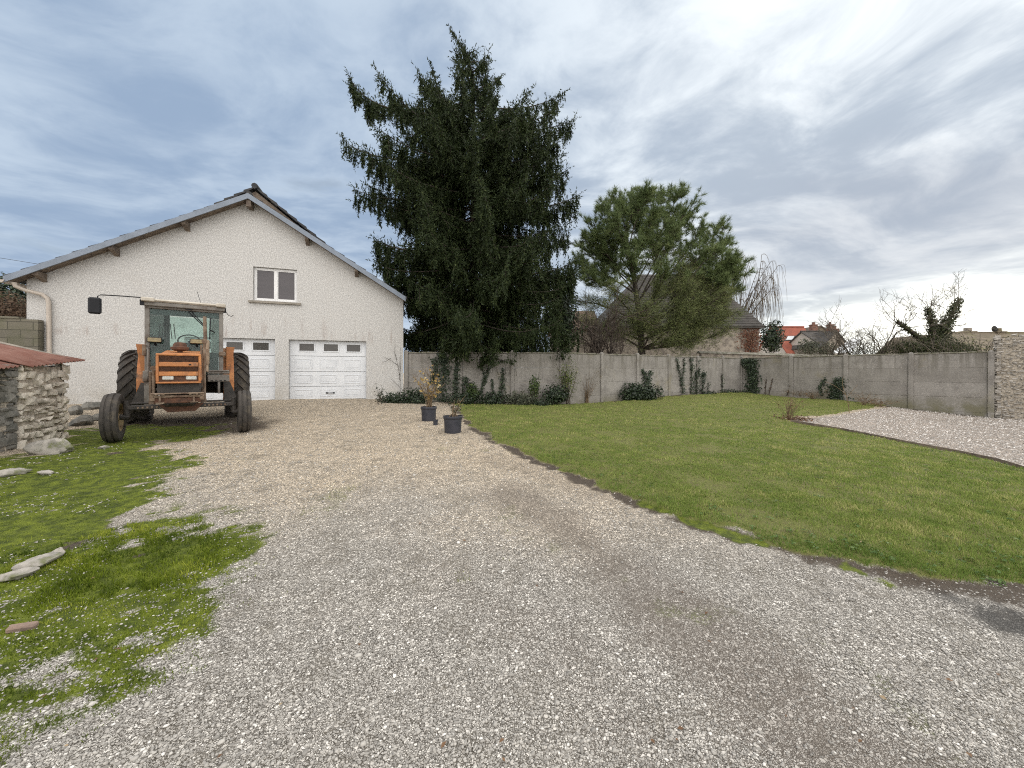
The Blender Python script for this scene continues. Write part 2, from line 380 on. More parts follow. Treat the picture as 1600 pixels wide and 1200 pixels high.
# ------------------------------------------------------------------ ground masks
hp = lambda pts: [hit(*p) for p in pts]
FENCE_L = [(-3.85,14.0),(1.82,14.25)]
FENCE_B = [(1.82,14.25),(11.75,19.7)]
FENCE_R = [(11.75,19.7),(16.73,13.44)]
LAWN = hp([(724,648),(738,664),(775,690),(832,714),(900,742),(980,776),(1060,804),(1130,828),(1205,850),(1270,868),(1340,880),(1410,893),(1480,908),(1540,920),(1600,917),(1700,908)]) + \
       [(8,2.9),(10,2.2),(15,3.4),(9.3,4.6)] + hp([(1600,734),(1560,722),(1500,709),(1420,694),(1320,674),(1240,660),(1226,654),(1300,648),(1400,633)]) + \
       [(14.6,15.7),(13.0,17.7),(11.6,19.2),(6.9,16.7),(3.4,14.8),(1.8,13.9),(-2,13.2)]
PATCH = hp([(1600,733),(1560,721.5),(1500,708.5),(1420,693.5),(1320,673.5),(1240,659.5),(1232,656),(1300,650),(1400,635)]) + [(15.0,15.4),(16.9,13.2),(24,4),(24,2),(12,2.4),(9.5,4.3)]
MOSS = hp([(0,722),(60,712),(130,672),(190,668),(250,668),(330,664),(310,676),(240,700),(268,722),(240,756),(222,800),(300,826),(348,850),(335,888),(285,930),(255,972),(185,1035),(105,1058),(45,1105),(0,1128),(-150,1180)]) + [(-3,1.2),(-9,2),(-9,5)]
DIRT = hp([(1190,846),(1260,866),(1340,880),(1420,896),(1500,914),(1600,922),(1600,955),(1540,950),(1480,938),(1400,918),(1330,900),(1240,868)])
EDGE = hp([(600,640),(660,655),(700,690),(760,702),(800,716),(860,738),(960,782),(1050,812),(1130,836),(1205,858),(1290,880)])
MOSSEDGE = hp([(1010,786),(1060,806),(1130,832),(1195,851)]); MOSSEDGE2 = hp([(1325,888),(1350,898),(1380,912)])
TRACK1 = hp([(800,770),(880,820),(960,890),(1050,960),(1140,1040),(1250,1130),(1340,1200)])
TRACK2 = hp([(760,720),(850,740),(930,772)])
TRACK3 = hp([(700,900),(860,1000),(960,1120),(1000,1200)])
BLACK = hit(1560,965); TRUSS = hit(290, 655)
def masks(x, y):
    n1 = fbm(x, y, 2.3, 11, 4) - .5; n2 = fbm(x, y, 9, 21, 3) - .5; n3 = fbm(x, y, .9, 31, 3) - .5; n4 = fbm(x, y, 26, 41, 2) - .5
    lawn = sstep(-.03, .07, sdf(LAWN, x, y) + n1*.32 + n2*.2)
    ms = sdf(MOSS, x, y)
    moss = sstep(-.2, .35, ms + .22 + n1*.75 + n2*.7) * sstep(.12, .50, .5 + n1*.7 + n2*.9 + n4*.55 + np.clip(ms, -1, 1)*.25)
    moss = np.maximum(moss, sstep(.13, .04, dline(MOSSEDGE, x, y) + n2*.16 + n1*.1) * .95)
    moss = np.maximum(moss, sstep(.09, .03, dline(MOSSEDGE2, x, y) + n2*.14) * .9)
    sp = fbm(x, y, 1.3, 61, 3)
    moss = np.maximum(moss, sstep(.72, .84, sp + n2*.3) * .38 * sstep(9, 3, np.abs(x)) )
    sdl = sdf(LAWN, x, y); lb = sstep(12.5, 10.5, y) * sstep(.2, .6, -sdf(PATCH, x, y)); dirt = sstep(.15, .02, np.abs(sdl + .07) + n2*.25 + n1*.3) * .9 * lb * sstep(.30, .55, fbm(x, y, 1.4, 55, 3) + .12)
    dirt = np.maximum(dirt, sstep(-.05, .2, sdf(DIRT, x, y) + n1*.5 + n2*.35) * .8)
    dirt = np.maximum(dirt, sstep(.50, .62, fbm(x, y, 1.9, 51, 4)) * sstep(-.2, .5, ms) * .9)
    wall = np.minimum(np.minimum(dline(FENCE_L, x, y), dline(FENCE_B, x, y)), dline(FENCE_R, x, y))
    dirt = np.maximum(dirt, sstep(.75, .2, wall + n1*.5 + n2*.3))
    shed = sstep(1.9, .8, np.hypot((x + 6.6)*.9, (y - 7.9)) + n1*.8)  # ground beneath the tractor: dark soil, with its under-shadow painted in
    dirt = np.maximum(dirt, shed * .92)  # dirt mask also carries the tractor's painted under-shadow
    blk = sstep(.27, .06, np.hypot(x - BLACK[0], (y - BLACK[1])) + n2*.3 + n1*.2)
    tr = sstep(.52, .06, dline(TRACK1, x, y) + n1*.25 + n3*.2) * .95
    tr = np.maximum(tr, sstep(.45, .05, dline(TRACK2, x, y) + n1*.4) * .45)
    tr = np.maximum(tr, sstep(.35, .05, dline(TRACK3, x, y) + n1*.4) * .35)
    warm = sstep(2.2, 6.0, y + n3*2.5)
    patch = sstep(-.02, .03, sdf(PATCH, x, y))
    return lawn, moss, dirt, tr, warm, patch, blk

def axis_(a, b, step, lo, hi):
    f = np.arange(a, b + 1e-6, step); r = []; d = step; v = b
    while v < hi: d *= 1.35; v += d; r.append(v)
    l = []; d = step; v = a
    while v > lo: d *= 1.35; v -= d; l.append(v)
    return np.r_[l[::-1], f, r]
XS = axis_(-9.5, 17.2, .07, -420, 420); YS = axis_(.9, 20, .07, -60, 600)
GX, GY = np.meshgrid(XS, YS); gx, gy = GX.ravel(), GY.ravel()
lw, ms, dr, tr, wm, pt, bk = masks(gx, gy)
gzv = gz(gx, gy) + (fbm(gx, gy, 6, 91, 3) - .5) * (.02 + .03*lw) - .012*dr*(1-lw) + .018*lw
nx, ny = len(XS), len(YS)
idx = np.arange(nx*ny).reshape(ny, nx)
quads = np.stack([idx[:-1,:-1], idx[:-1,1:], idx[1:,1:], idx[1:,:-1]], -1).reshape(-1, 4)
cx = (GX[:-1,:-1] + GX[1:,1:]).ravel()/2; cy = (GY[:-1,:-1] + GY[1:,1:]).ravel()/2
cl, cm, cd, ct, cw, cp, cb = masks(cx, cy)
near = (cx > -9.6) & (cx < 24) & (cy > -3) & (cy < 20.2)
cls = np.zeros(len(cx), int)                       # 0 ground
DRIVE = hp([(0,1128),(45,1105),(105,1058),(185,1035),(255,972),(285,930),(335,888),(348,850),(300,826),(222,800),(240,756),(268,722),(240,700),(310,676),(330,650)]) + \
        [(-7.2,11.6),(-7.0,12.6),(-3.9,13.75),(-3.2,13.1)] + hp([(640,645),(690,668),(735,690),(800,716),(900,752),(1050,812),(1205,858),(1400,925),(1540,1000),(1600,1000)]) + [(6,1.8),(6,-3),(-3,-3)]
cls[near & (sdf(DRIVE, cx, cy) > 0)] = 1
cls[near & (cl > .5)] = 2
cls[near & (cp > .5) & (cl <= .5)] = 3

def ground_mat():
    m, t, b = nt('yard_ground'); pos = N(t, 'ShaderNodeNewGeometry').outputs['Position']
    A = N(t, 'ShaderNodeAttribute'); A.attribute_name = 'maskA'; B = N(t, 'ShaderNodeAttribute'); B.attribute_name = 'maskB'
    sa = N(t, 'ShaderNodeSeparateColor'); L(t, A.outputs['Color'], sa.inputs[0]); sb = N(t, 'ShaderNodeSeparateColor'); L(t, B.outputs['Color'], sb.inputs[0])
    lawn, moss, dirt = sa.outputs; track, warm, patch = sb.outputs; blk = B.outputs['Alpha']
    flat = mapping(t, pos, (1, 1, .3))
    dis = N(t, 'ShaderNodeVectorMath'); dis.operation = 'MULTIPLY_ADD'; nn = N(t, 'ShaderNodeTexNoise'); nn.inputs['Scale'].default_value = 35; L(t, flat, nn.inputs['Vector'])
    L(t, nn.outputs['Color'], dis.inputs[0]); dis.inputs[1].default_value = (.012,.012,.0); L(t, flat, dis.inputs[2])
    def vor(scale, feat='F1'):
        v = N(t, 'ShaderNodeTexVoronoi'); v.feature = feat; v.inputs['Scale'].default_value = scale; L(t, dis.outputs[0], v.inputs['Vector']); return v
    v1 = vor(130); e1 = vor(130, 'DISTANCE_TO_EDGE'); v2 = vor(70); e2 = vor(70, 'DISTANCE_TO_EDGE')
    r1 = N(t, 'ShaderNodeSeparateColor'); L(t, v1.outputs['Color'], r1.inputs[0]); r2 = N(t, 'ShaderNodeSeparateColor'); L(t, v2.outputs['Color'], r2.inputs[0])
    big = math_(t, 'GREATER_THAN', r2.outputs[1], .68)
    rnd = mixc(t, big, r1.outputs[0], r2.outputs[0])
    gap = mixc(t, big, maprange(t, e1.outputs['Distance'], .0, .18), maprange(t, e2.outputs['Distance'], .0, .12))
    ramp = N(t, 'ShaderNodeValToRGB'); L(t, rnd, ramp.inputs[0]); cr = ramp.color_ramp
    cr.elements[0].color = (.16,.148,.132,1); cr.elements[1].color = (.80,.76,.70,1)
    for p, c in ((.25,(.33,.308,.28,1)),(.6,(.50,.472,.43,1)),(.85,(.65,.62,.57,1))):
        e = cr.elements.new(p); e.color = c
    stone = mixc(t, warm, ramp.outputs[0], mixc(t, 1., ramp.outputs[0], (1.36,1.21,1.01), 'MULTIPLY'))
    stone = mixc(t, patch, stone, mixc(t, 1., ramp.outputs[0], (1.1,1.0,.95), 'MULTIPLY'))
    grav = mixc(t, gap, (.07,.06,.045), stone)
    lowf = noise(t, pos, .9, 5, .6); c = mixc(t, math_(t, 'MULTIPLY', maprange(t, lowf, .45, .75), .4), grav, mixc(t, .5, grav, (.26,.235,.19)))
    midf = noise(t, pos, 4.5, 5, .65); c = mixc(t, math_(t, 'MULTIPLY', maprange(t, midf, .48, .68), .5), c, (.15,.132,.105))
    c = mixc(t, math_(t, 'MULTIPLY', track, .6), c, mixc(t, .16, (.135,.11,.09), grav))
    fine = noise(t, pos, 60, 4, .6); mid = noise(t, pos, 11, 4, .6)
    dirtc = mixc(t, fine, (.045,.036,.028), (.12,.095,.072))
    dsel = maprange(t, math_(t, 'ADD', dirt, math_(t, 'MULTIPLY', math_(t, 'SUBTRACT', rnd, .5), .45)), .3, .75)
    c = mixc(t, dsel, c, dirtc)
    mossc = mixc(t, maprange(t, mid, .3, .7), (.05,.07,.010), (.185,.225,.02)); mossc = mixc(t, math_(t, 'MULTIPLY', fine, .55), mossc, (.05,.065,.015))
    msel = maprange(t, math_(t, 'ADD', moss, math_(t, 'MULTIPLY', math_(t, 'SUBTRACT', fine, .5), .9)), .24, .74)
    c = mixc(t, msel, c, mossc)
    lawnc = mixc(t, fine, (.08,.095,.025), (.21,.215,.06)); lawnc = mixc(t, maprange(t, mid, .45, .75), lawnc, (.13,.115,.05))
    c = mixc(t, maprange(t, lawn, .15, .6), c, lawnc)
    c = mixc(t, math_(t, 'MULTIPLY', blk, .85), c, mixc(t, fine, (.02,.02,.02), (.07,.068,.065)))
    L(t, c, b.inputs['Base Color']); b.inputs['Roughness'].default_value = .92; b.inputs['Specular IOR Level'].default_value = .25
    h = math_(t, 'ADD', math_(t, 'MULTIPLY', gap, .6), math_(t, 'MULTIPLY', fine, .5)); bump(t, b, h, .7, .012)
    return m
M['ground'] = ground_mat()
for k, nm in enumerate(('ground', 'driveway', 'lawn', 'gravel_patch')):
    q = quads[cls == k]; u, inv = np.unique(q, return_inverse=True)
    o = mesh_np(nm, np.c_[gx[u], gy[u], gzv[u]], [inv.reshape(-1, 4)], M['ground'], smooth=True,
        attrs={'maskA': ('POINT', np.c_[lw[u], ms[u], dr[u], np.ones(len(u))]), 'maskB': ('POINT', np.c_[tr[u], wm[u], pt[u], bk[u]])})
    tag(o, kind='structure')
def gs(x, y):   # surface height including the relief given to the sheet
    l, m_, d, *_ = masks(x, y)
    return gz(x, y) + (fbm(x, y, 6, 91, 3) - .5) * (.02 + .03*l) - .012*d*(1-l) + .018*l
def gs1(x, y): return float(gs(np.array([x]), np.array([y]))[0])

# ------------------------------------------------------------------ loose stones and blades (stuff)
def sample_view(n, y0, y1, power, xlo=-1.42, xhi=1.42):
    """ground points in a wedge in front of the yard, denser nearby"""
    u = RNG.random(n); y = (y0**(1-power) + u*(y1**(1-power) - y0**(1-power)))**(1/(1-power))
    x = (xlo + RNG.random(n)*(xhi - xlo)) * (y + .25); return x, y
def stones_mesh(name, x, y, z, s, rnd, mat, flat=.6):
    n = len(x); base = np.array([(1,0,0),(.3,.95,0),(-.8,.6,0),(-.8,-.6,0),(.3,-.95,0),(.55,.4,.75),(-.3,.55,.8),(-.5,-.4,.75),(.35,-.5,.8),(.1,0,-.8)])
    fc = [(0,1,5),(1,6,5),(1,2,6),(2,3,7),(2,7,6),(3,4,8),(3,8,7),(4,0,5),(4,5,8),(5,6,8),(6,7,8),(0,9,1),(1,9,2),(2,9,3),(3,9,4),(4,9,0)]
    a = RNG.random(n)*6.283; ca, sa = np.cos(a), np.sin(a)
    sc = s[:,None]*np.c_[.8+.7*RNG.random(n), .65+.4*RNG.random(n), flat*(.6+.6*RNG.random(n))]
    P = base[None]*sc[:,None,:]*(1 + .3*(RNG.random((n,10,1))-.5)); X = P[...,0]*ca[:,None] - P[...,1]*sa[:,None]; Y = P[...,0]*sa[:,None] + P[...,1]*ca[:,None]
    V = np.stack([X + x[:,None], Y + y[:,None], P[...,2] + z[:,None] + (s*flat*.25)[:,None]], -1).reshape(-1, 3)
    Fa = (np.array(fc)[None] + (np.arange(n)*10)[:,None,None]).reshape(-1, 3)
    return mesh_np(name, V, [Fa], mat, attrs={'rnd': ('POINT', np.repeat(rnd, 10))})
px_, py_ = sample_view(115000, 1.15, 12.6, 1.75)
l, m_, d, t_, w_, p_, b_ = masks(px_, py_)
keep = (l < .35) & (RNG.random(len(px_)) > .74*m_ + .85*d + .9*t_ + .95*b_) & ~((px_ < -6.6) & (py_ > 4.2))
px_, py_ = px_[keep], py_[keep]; mm = m_[keep]
sz = (.0026 + .0042*RNG.random(len(px_))**2.4) * (1 + .17*py_); sz = np.where(RNG.random(len(px_)) > .985, sz*1.8, sz)
o = stones_mesh('gravel', px_, py_, gs(px_, py_), sz, np.clip(RNG.normal(.42, .3, len(px_)), 0, 1), M['pebble']); tag(o, 'pale loose limestone gravel lying over the driveway', 'gravel', kind='stuff')

qx = 7 + RNG.random(26000)*12; qy = 3 + RNG.random(26000)*12.5
l, m_, d, t_, w_, p_, b_ = masks(qx, qy); kk = (p_ > .6) & (l < .3) & (np.abs(qx) < 1.42*qy + 1); qx, qy = qx[kk], qy[kk]
o = stones_mesh('white_gravel', qx, qy, gs(qx, qy), .010 + .012*RNG.random(len(qx)), np.clip(RNG.normal(.68, .28, len(qx)), 0, 1), M['pebble_pink']); tag(o, 'pinkish white chippings covering the parking patch by the fence', 'gravel', kind='stuff')

def blades(name, x, y, z, h, w, rnd, mat, lean=.6):
    n = len(x); a = RNG.random(n)*6.283; la = RNG.random(n)*6.283; lm = lean*h*RNG.random(n)
    dx, dy = np.cos(a)*w/2, np.sin(a)*w/2
    V = np.empty((n,3,3)); V[:,0] = np.c_[x-dx, y-dy, z-.006]; V[:,1] = np.c_[x+dx, y+dy, z-.006]; V[:,2] = np.c_[x+np.cos(la)*lm, y+np.sin(la)*lm, z+h]
    return mesh_np(name, V.reshape(-1,3), [np.arange(3*n).reshape(-1,3)], mat, attrs={'rnd': ('POINT', np.repeat(rnd, 3))})
bx, by = sample_view(620000, 2.2, 19.6, 1.25, -.35, 1.5)
l, *_r = masks(bx, by); keep = RNG.random(len(bx)) < l*(.45 + .55*sstep(.35, .6, fbm(bx, by, 3, 71, 3)))*(.15 + .85*sstep(.24, .36, fbm(bx, by, 1.7, 77, 4)))
bx, by = bx[keep], by[keep]; pn = .35*fbm(bx, by, .8, 81, 4) + .65*fbm(bx, by, 5.5, 85, 3); edge = sstep(.5, .05, np.abs(sdf(LAWN, bx, by)))*(by < 6)
hh = (.012 + .024*RNG.random(len(bx)))*(1 + .7*edge*RNG.random(len(bx))*pn) * (.35 + 1.3*pn)
ww = (.0035 + .004*RNG.random(len(bx)))*(1 + .22*np.maximum(by-2.5, 0))
rn = np.clip(RNG.random(len(bx))*.7 + (pn-.5)*1.9 - .2*edge + .16, 0, 1)
o = blades('grass', bx, by, gs(bx, by), hh, ww, rn, M['grass'], .9); tag(o, 'short mown green grass growing over the lawn', 'grass', kind='stuff')
bx, by = sample_view(300000, 1.3, 8.5, 1.7, -1.42, .0)
l, m_, d, *_r = masks(bx, by); gr = sdf(hp([(110,850),(200,818),(300,828),(345,850),(330,886),(280,920),(180,930),(110,920),(60,900)]), bx, by)
gmask = sstep(-.25, .1, gr + (fbm(bx, by, 5, 5, 3)-.5)*.6); keep = (RNG.random(len(bx)) < m_*(.35 + .65*gmask)*(1-.6*d)*sstep(.2,.6,fbm(bx, by, 7, 15, 3)+.12)) & ~((bx < -6.9) & (by > 4.6))
bx, by, gmask = bx[keep], by[keep], gmask[keep]
o = blades('moss', bx, by, gs(bx, by), .006 + .010*RNG.random(len(bx)) + .028*gmask*RNG.random(len(bx)), .004 + .006*RNG.random(len(bx)), np.clip(RNG.random(len(bx))*.6 + (fbm(bx, by, 4.5, 14, 4)-.5)*2.2 + .2, 0, 1), M['grass_moss'], 1.1)
tag(o, 'bright green moss and tufts spreading over the stony ground', 'moss', kind='stuff')
# fallen leaves
lx, ly = sample_view(70, 1.4, 13, 1.3, -1.2, 1.3)
def leaf_quads(name, P, Nn, s, rnd, mat, parent=None, asp=.62):
    """one folded leaf of two triangles per point, facing roughly along Nn"""
    n = len(P); Nn = Nn/np.maximum(np.linalg.norm(Nn, axis=1, keepdims=True), 1e-6)
    r = RNG.normal(size=(n,3)); U = r - (r*Nn).sum(1, keepdims=True)*Nn; U /= np.maximum(np.linalg.norm(U, axis=1, keepdims=True), 1e-6); Wv = np.cross(Nn, U)
    s = np.asarray(s)[:,None] if np.ndim(s) else s
    V = np.stack([P - U*s*.5, P + Wv*s*asp*.5 + Nn*s*.12, P + U*s*.5, P - Wv*s*asp*.5 + Nn*s*.12], 1).reshape(-1,3)
    b4 = np.arange(n)[:,None]*4
    return mesh_np(name, V, [np.concatenate([b4 + np.array([0,2,1]), b4 + np.array([0,3,2])])], mat, parent, attrs={'rnd': ('POINT', np.repeat(rnd, 4))})
o = leaf_quads('fallen_leaves', np.c_[lx, ly, gs(lx, ly) + .012 + .02*(masks(lx, ly)[0])], np.c_[RNG.normal(0,.3,70), RNG.normal(0,.3,70), np.ones(70)], .012 + .022*RNG.random(70), RNG.random(70), M['dry_leaf'])
tag(o, 'brown dead leaves scattered over driveway and lawn', 'leaves', kind='stuff')

wc = sample_view(900, 2.6, 12, 1.4, -.2, 1.4); sd0 = sdf(LAWN, *wc); kw = (sd0 > .02) & ((sd0 < .55) | (RNG.random(900) < .12)); wx0, wy0 = wc[0][kw], wc[1][kw]
kk = np.repeat(np.arange(len(wx0)), 9); an = RNG.random(len(kk))*6.283; rr_ = RNG.random(len(kk))*.05; wxx, wyy = wx0[kk]+np.cos(an)*rr_, wy0[kk]+np.sin(an)*rr_
o = leaf_quads('weeds', np.c_[wxx, wyy, gs(wxx, wyy) + .014 + .016*RNG.random(len(kk))], np.c_[np.cos(an)*.5, np.sin(an)*.5, np.ones(len(kk))], .014 + .02*RNG.random(len(kk)), RNG.random(len(kk)), M['weed'])
tag(o, 'flat leafy weeds scattered through the lawn and along its edge', 'weeds', kind='stuff')

# ------------------------------------------------------------------ plants: generic pieces
def tubes_np(paths, radii, k=4):
    V = []; Fq = []; off = 0; ang = np.arange(k)*2*math.pi/k; ca, sa = np.cos(ang), np.sin(ang)
    for P, R in zip(paths, radii):
        P = np.asarray(P, float); n = len(P)
        if n < 2: continue
        D = np.gradient(P, axis=0); D /= np.maximum(np.linalg.norm(D, axis=1, keepdims=True), 1e-9)
        a = np.where(np.abs(D[:, 2:3]) < .9, np.array([[0,0,1.]]), np.array([[1.,0,0]])); U = np.cross(D, a); U /= np.maximum(np.linalg.norm(U, axis=1, keepdims=True), 1e-9); Wv = np.cross(D, U)
        R = np.broadcast_to(np.asarray(R, float), (n,))
        V.append((P[:,None] + (U[:,None]*ca[None,:,None] + Wv[:,None]*sa[None,:,None])*R[:,None,None]).reshape(-1,3))
        i = np.arange(n-1)[:,None]*k; j = np.arange(k)[None]; j2 = (j+1) % k
        Fq.append(np.stack([i+j, i+j2, i+k+j2, i+k+j], -1).reshape(-1,4) + off); off += n*k
    return np.concatenate(V), np.concatenate(Fq)
def branches(name, paths, radii, mat, parent=None, k=4):
    V, Fq = tubes_np(paths, radii, k); return mesh_np(name, V, [Fq], mat, parent, smooth=True)
def bez(p0, p1, p2, n):
    t = np.linspace(0, 1, n)[:,None]; return (1-t)**2*np.array(p0) + 2*t*(1-t)*np.array(p1) + t*t*np.array(p2)
def unit(v): v = np.asarray(v, float); return v/max(np.linalg.norm(v), 1e-9)
def needles(name, P, D, Lh, Wd, rnd, mat, parent=None):
    """one slim triangle per point P pointing along D"""
    n = len(P); r = RNG.normal(size=(n,3)); S = np.cross(D, r); S /= np.maximum(np.linalg.norm(S, axis=1, keepdims=True), 1e-9)
    V = np.stack([P - S*(Wd/2)[:,None], P + S*(Wd/2)[:,None], P + D*Lh[:,None]], 1).reshape(-1,3)
    return mesh_np(name, V, [np.arange(3*n).reshape(-1,3)], mat, parent, attrs={'rnd': ('POINT', np.repeat(rnd, 3))})
def leafcloud(n, c, r, shell=.5):
    d = RNG.normal(size=(n,3)); d /= np.linalg.norm(d, axis=1, keepdims=True); q = (shell + (1-shell)*RNG.random(n))[:,None]
    lump = .8 + .4*vnoise(d[:,0]*2 + c[0], d[:,2]*2 + d[:,1]*1.3 + c[1], 1.6, 5)[:,None]
    return np.array(c) + d*np.array(r)*q*lump, d
def grow(p, d, ln, r, depth, cfg, out):
    """recursive bare tree: collects (path, radii, depth)"""
    n = cfg.get('seg', 5); pts = [np.array(p, float)]; dd = unit(d)
    for i in range(n):
        dd = unit(dd + RNG.normal(0, cfg['wob'], 3) + np.array([0,0,cfg['up'] if depth < cfg.get('updepth', 9) else cfg.get('droop', 0)])); pts.append(pts[-1] + dd*ln/n)
    rr = np.linspace(r, r*cfg.get('taper', .55), n+1); out.append((np.array(pts), rr, depth))
    if depth >= cfg['max']: return
    nb = cfg['n'][depth]
    for b in range(nb):
        f = cfg.get('first', .35) + (1-cfg.get('first', .35))*(b + RNG.random())/nb; i = min(int(f*n), n-1); q = pts[i] + (pts[i+1]-pts[i])*(f*n-i)
        ax = unit(np.cross(dd, RNG.normal(size=3))); an = cfg['ang']*(.6 + .8*RNG.random()); nd = unit(pts[i+1]-pts[i])*math.cos(an) + ax*math.sin(an)
        grow(q, nd, ln*cfg['ls']*(.7 + .6*RNG.random()), max(r*cfg['rs'], cfg.get('rmin', .006)), depth+1, cfg, out)
def bare_tree(name, base, stems, cfg, label, cat, mat='twig', trunk='bark', rot=0):
    root = thing(name, base, label, cat); out = []
    for d, ln, r in stems: grow((0,0,-.1), d, ln, r, 0, cfg, out)
    a = [o for o in out if o[2] <= 0]; b = [o for o in out if o[2] > 0]
    branches('trunk', [o[0] for o in a], [o[1] for o in a], M[trunk], root, 7)
    branches('crown', [o[0] for o in b], [o[1] for o in b], M[mat], root, 4)
    return root, out

# ------------------------------------------------------------------ house
HOUSE = (-7.35, 12.66); HA = rad(20)
house = thing('house', (HOUSE[0], HOUSE[1], 0), 'cream roughcast house with a gable front and two white garage doors', 'house', HA)
def hloc(px, py, y):
    """photo pixel -> house coordinates on the plane at depth y behind the front wall"""
    ca, sa = math.cos(HA), math.sin(HA); ox = HOUSE[0] - sa*y; oy = HOUSE[1] + ca*y; k = (px-800)/F
    x = (k*oy - ox)/(ca - k*sa); return x, EYE + (HZ-py)/F*(oy + sa*x)
XL, XR, XA, ZA = -6.29, 3.64, -1.04, 7.06
def ztop(x): return ZA - (.558 if x < XA else .613)*abs(x - XA)
OPEN = [(-2.79,-.39,.575,2.59),(0,2.39,.575,2.59),(-1.0,.24,3.82,4.9)]
w = MB(); br = sorted({XL, XR, XA, *[o[0] for o in OPEN], *[o[1] for o in OPEN]})
for a, b in zip(br[:-1], br[1:]):
    mid = (a+b)/2; cuts = sorted((o[2], o[3]) for o in OPEN if o[0] < mid < o[1]); z = -.2
    ta, tb = ztop(a)-.09, ztop(b)-.09
    for c0, c1 in cuts:
        w.add([(a,0,z),(b,0,z),(b,0,c0),(a,0,c0)], [(0,1,2,3)]); z = c1
    w.add([(a,0,z),(b,0,z),(b,0,tb),(a,0,ta)], [(0,1,2,3)])
for a, b, c, d in OPEN:
    D = .2
    w.add([(a,0,c),(a,D,c),(a,D,d),(a,0,d)], [(0,1,2,3)]); w.add([(b,0,c),(b,D,c),(b,D,d),(b,0,d)], [(0,1,2,3)])
    w.add([(a,0,d),(b,0,d),(b,D,d),(a,D,d)], [(0,1,2,3)]); w.add([(a,0,c),(b,0,c),(b,D,c),(a,D,c)], [(0,1,2,3)])
DEP = 9.5
w.add([(XL,0,-.2),(XL,DEP,-.2),(XL,DEP,ztop(XL)-.12),(XL,0,ztop(XL)-.12)], [(0,1,2,3)]); w.add([(XR,0,-.2),(XR,DEP,-.2),(XR,DEP,ztop(XR)-.12),(XR,0,ztop(XR)-.12)], [(0,1,2,3)])
w.add([(XL,DEP,-.2),(XR,DEP,-.2),(XR,DEP,ztop(XR)-.12),(XA,DEP,ZA-.12),(XL,DEP,ztop(XL)-.12)], [(0,1,2,3,4)])
wo = w.build('wall', M['roughcast'], house)
def slope_courses(mb, xa, za, xe, sl, y0, y1, step=.36, th=.05):
    sg = 1 if xe > xa else -1; n = max(1, round(abs(xe-xa)/step))
    for i in range(n):
        a = xa + (xe-xa)*i/n; b = xa + (xe-xa)*(i+1)/n + sg*.05; zz = lambda x: za - sl*abs(x-xa)
        j = random.uniform(-.012, .012)
        p = [(a, zz(a)-.02, zz(a)+.012), (b, zz(b)-.045, zz(b)+th)]
        (x1, l1, h1), (x2, l2, h2) = p; y0j = y0 + j
        mb.hexa([(x1,y0j,l1),(x2,y0j,l2),(x2,y1,l2),(x1,y1,l1),(x1,y0j,h1),(x2,y0j,h2),(x2,y1,h2),(x1,y1,h1)])
r = MB(); EL, ER = XL-.18, XR+.05
slope_courses(r, XA, ZA+.0, EL, .558, -.36, DEP+.2, .34); slope_courses(r, XA, ZA, ER, .613, -.36, DEP+.2, .34)
r.tube([(XA, -.3 + .0, ZA+.02), (XA, DEP, ZA+.02)], .09, 8)
r.build('roof', M['tile'], house)
s = MB()
for x2, sl in ((EL, .558), (ER, .613)):
    z2 = ZA - sl*abs(x2-XA)
    s.hexa([(XA,-.34,ZA-.10),(x2,-.34,z2-.10),(x2,0,z2-.10),(XA,0,ZA-.10),(XA,-.34,ZA-.085),(x2,-.34,z2-.085),(x2,0,z2-.085),(XA,0,ZA-.085)])
s.build('soffit', M['wood'], house)
for x2, sl in ((EL-.03, .558), (ER, .613)):
    z2 = ZA - sl*abs(x2-XA); b = MB()
    b.hexa([(XA,-.40,ZA-.155),(x2,-.40,z2-.155),(x2,-.365,z2-.155),(XA,-.365,ZA-.155),(XA,-.40,ZA+.01),(x2,-.40,z2+.01),(x2,-.365,z2+.01),(XA,-.365,ZA+.01)])
    b.build('bargeboard', M['zinc'], house)
for px, py in ((62,431),(178,391),(290,351),(480,378),(557,430)):
    x, z = hloc(px, py, -.17); zt = ztop(x)-.11
    MB().hexa([(x-.055,-.33,zt-.10),(x+.055,-.33,zt-.10),(x+.055,.02,zt-.24),(x-.055,.02,zt-.24),(x-.055,-.33,zt+.01),(x+.055,-.33,zt+.01),(x+.055,.02,zt),(x-.055,.02,zt)]).build('rafter_end', M['wood'], house)
MB().box(XA-.06, XA+.06, -.34, .02, ZA-.38, ZA-.11).build('rafter_end', M['wood'], house)
# taller back part
ax, az = hloc(398, 292, 1.0); rx, rz_ = hloc(487, 364, 1.0); lx_, lz_ = hloc(355, 311, 1.0)
MB().add([(ax,1.12,az-.1),(rx+1.0,1.12,az-.1-(az-rz_)/(rx-ax)*(rx+1-ax)),(rx+1,1.12,4.5),(lx_-.6,1.12,4.5),(lx_-.6,1.12,az-.1-(az-lz_)/(ax-lx_)*(ax-lx_+.6))], [(0,1,2,3,4)]).build('back_gable', M['wood'], house)
r = MB(); slope_courses(r, ax, az, rx+1.0, (az-rz_)/(rx-ax), 1.0, DEP-.2, .3, .07); slope_courses(r, ax, az, lx_-.6, (az-lz_)/(ax-lx_), 1.0, DEP-.2, .3, .07)
for i in range(14): r.tube([(ax, .97+i*.6, az+.03), (ax, 1.6+i*.6, az+.05)], [.1,.12], 8)
r.build('back_roof', M['tile'], house)
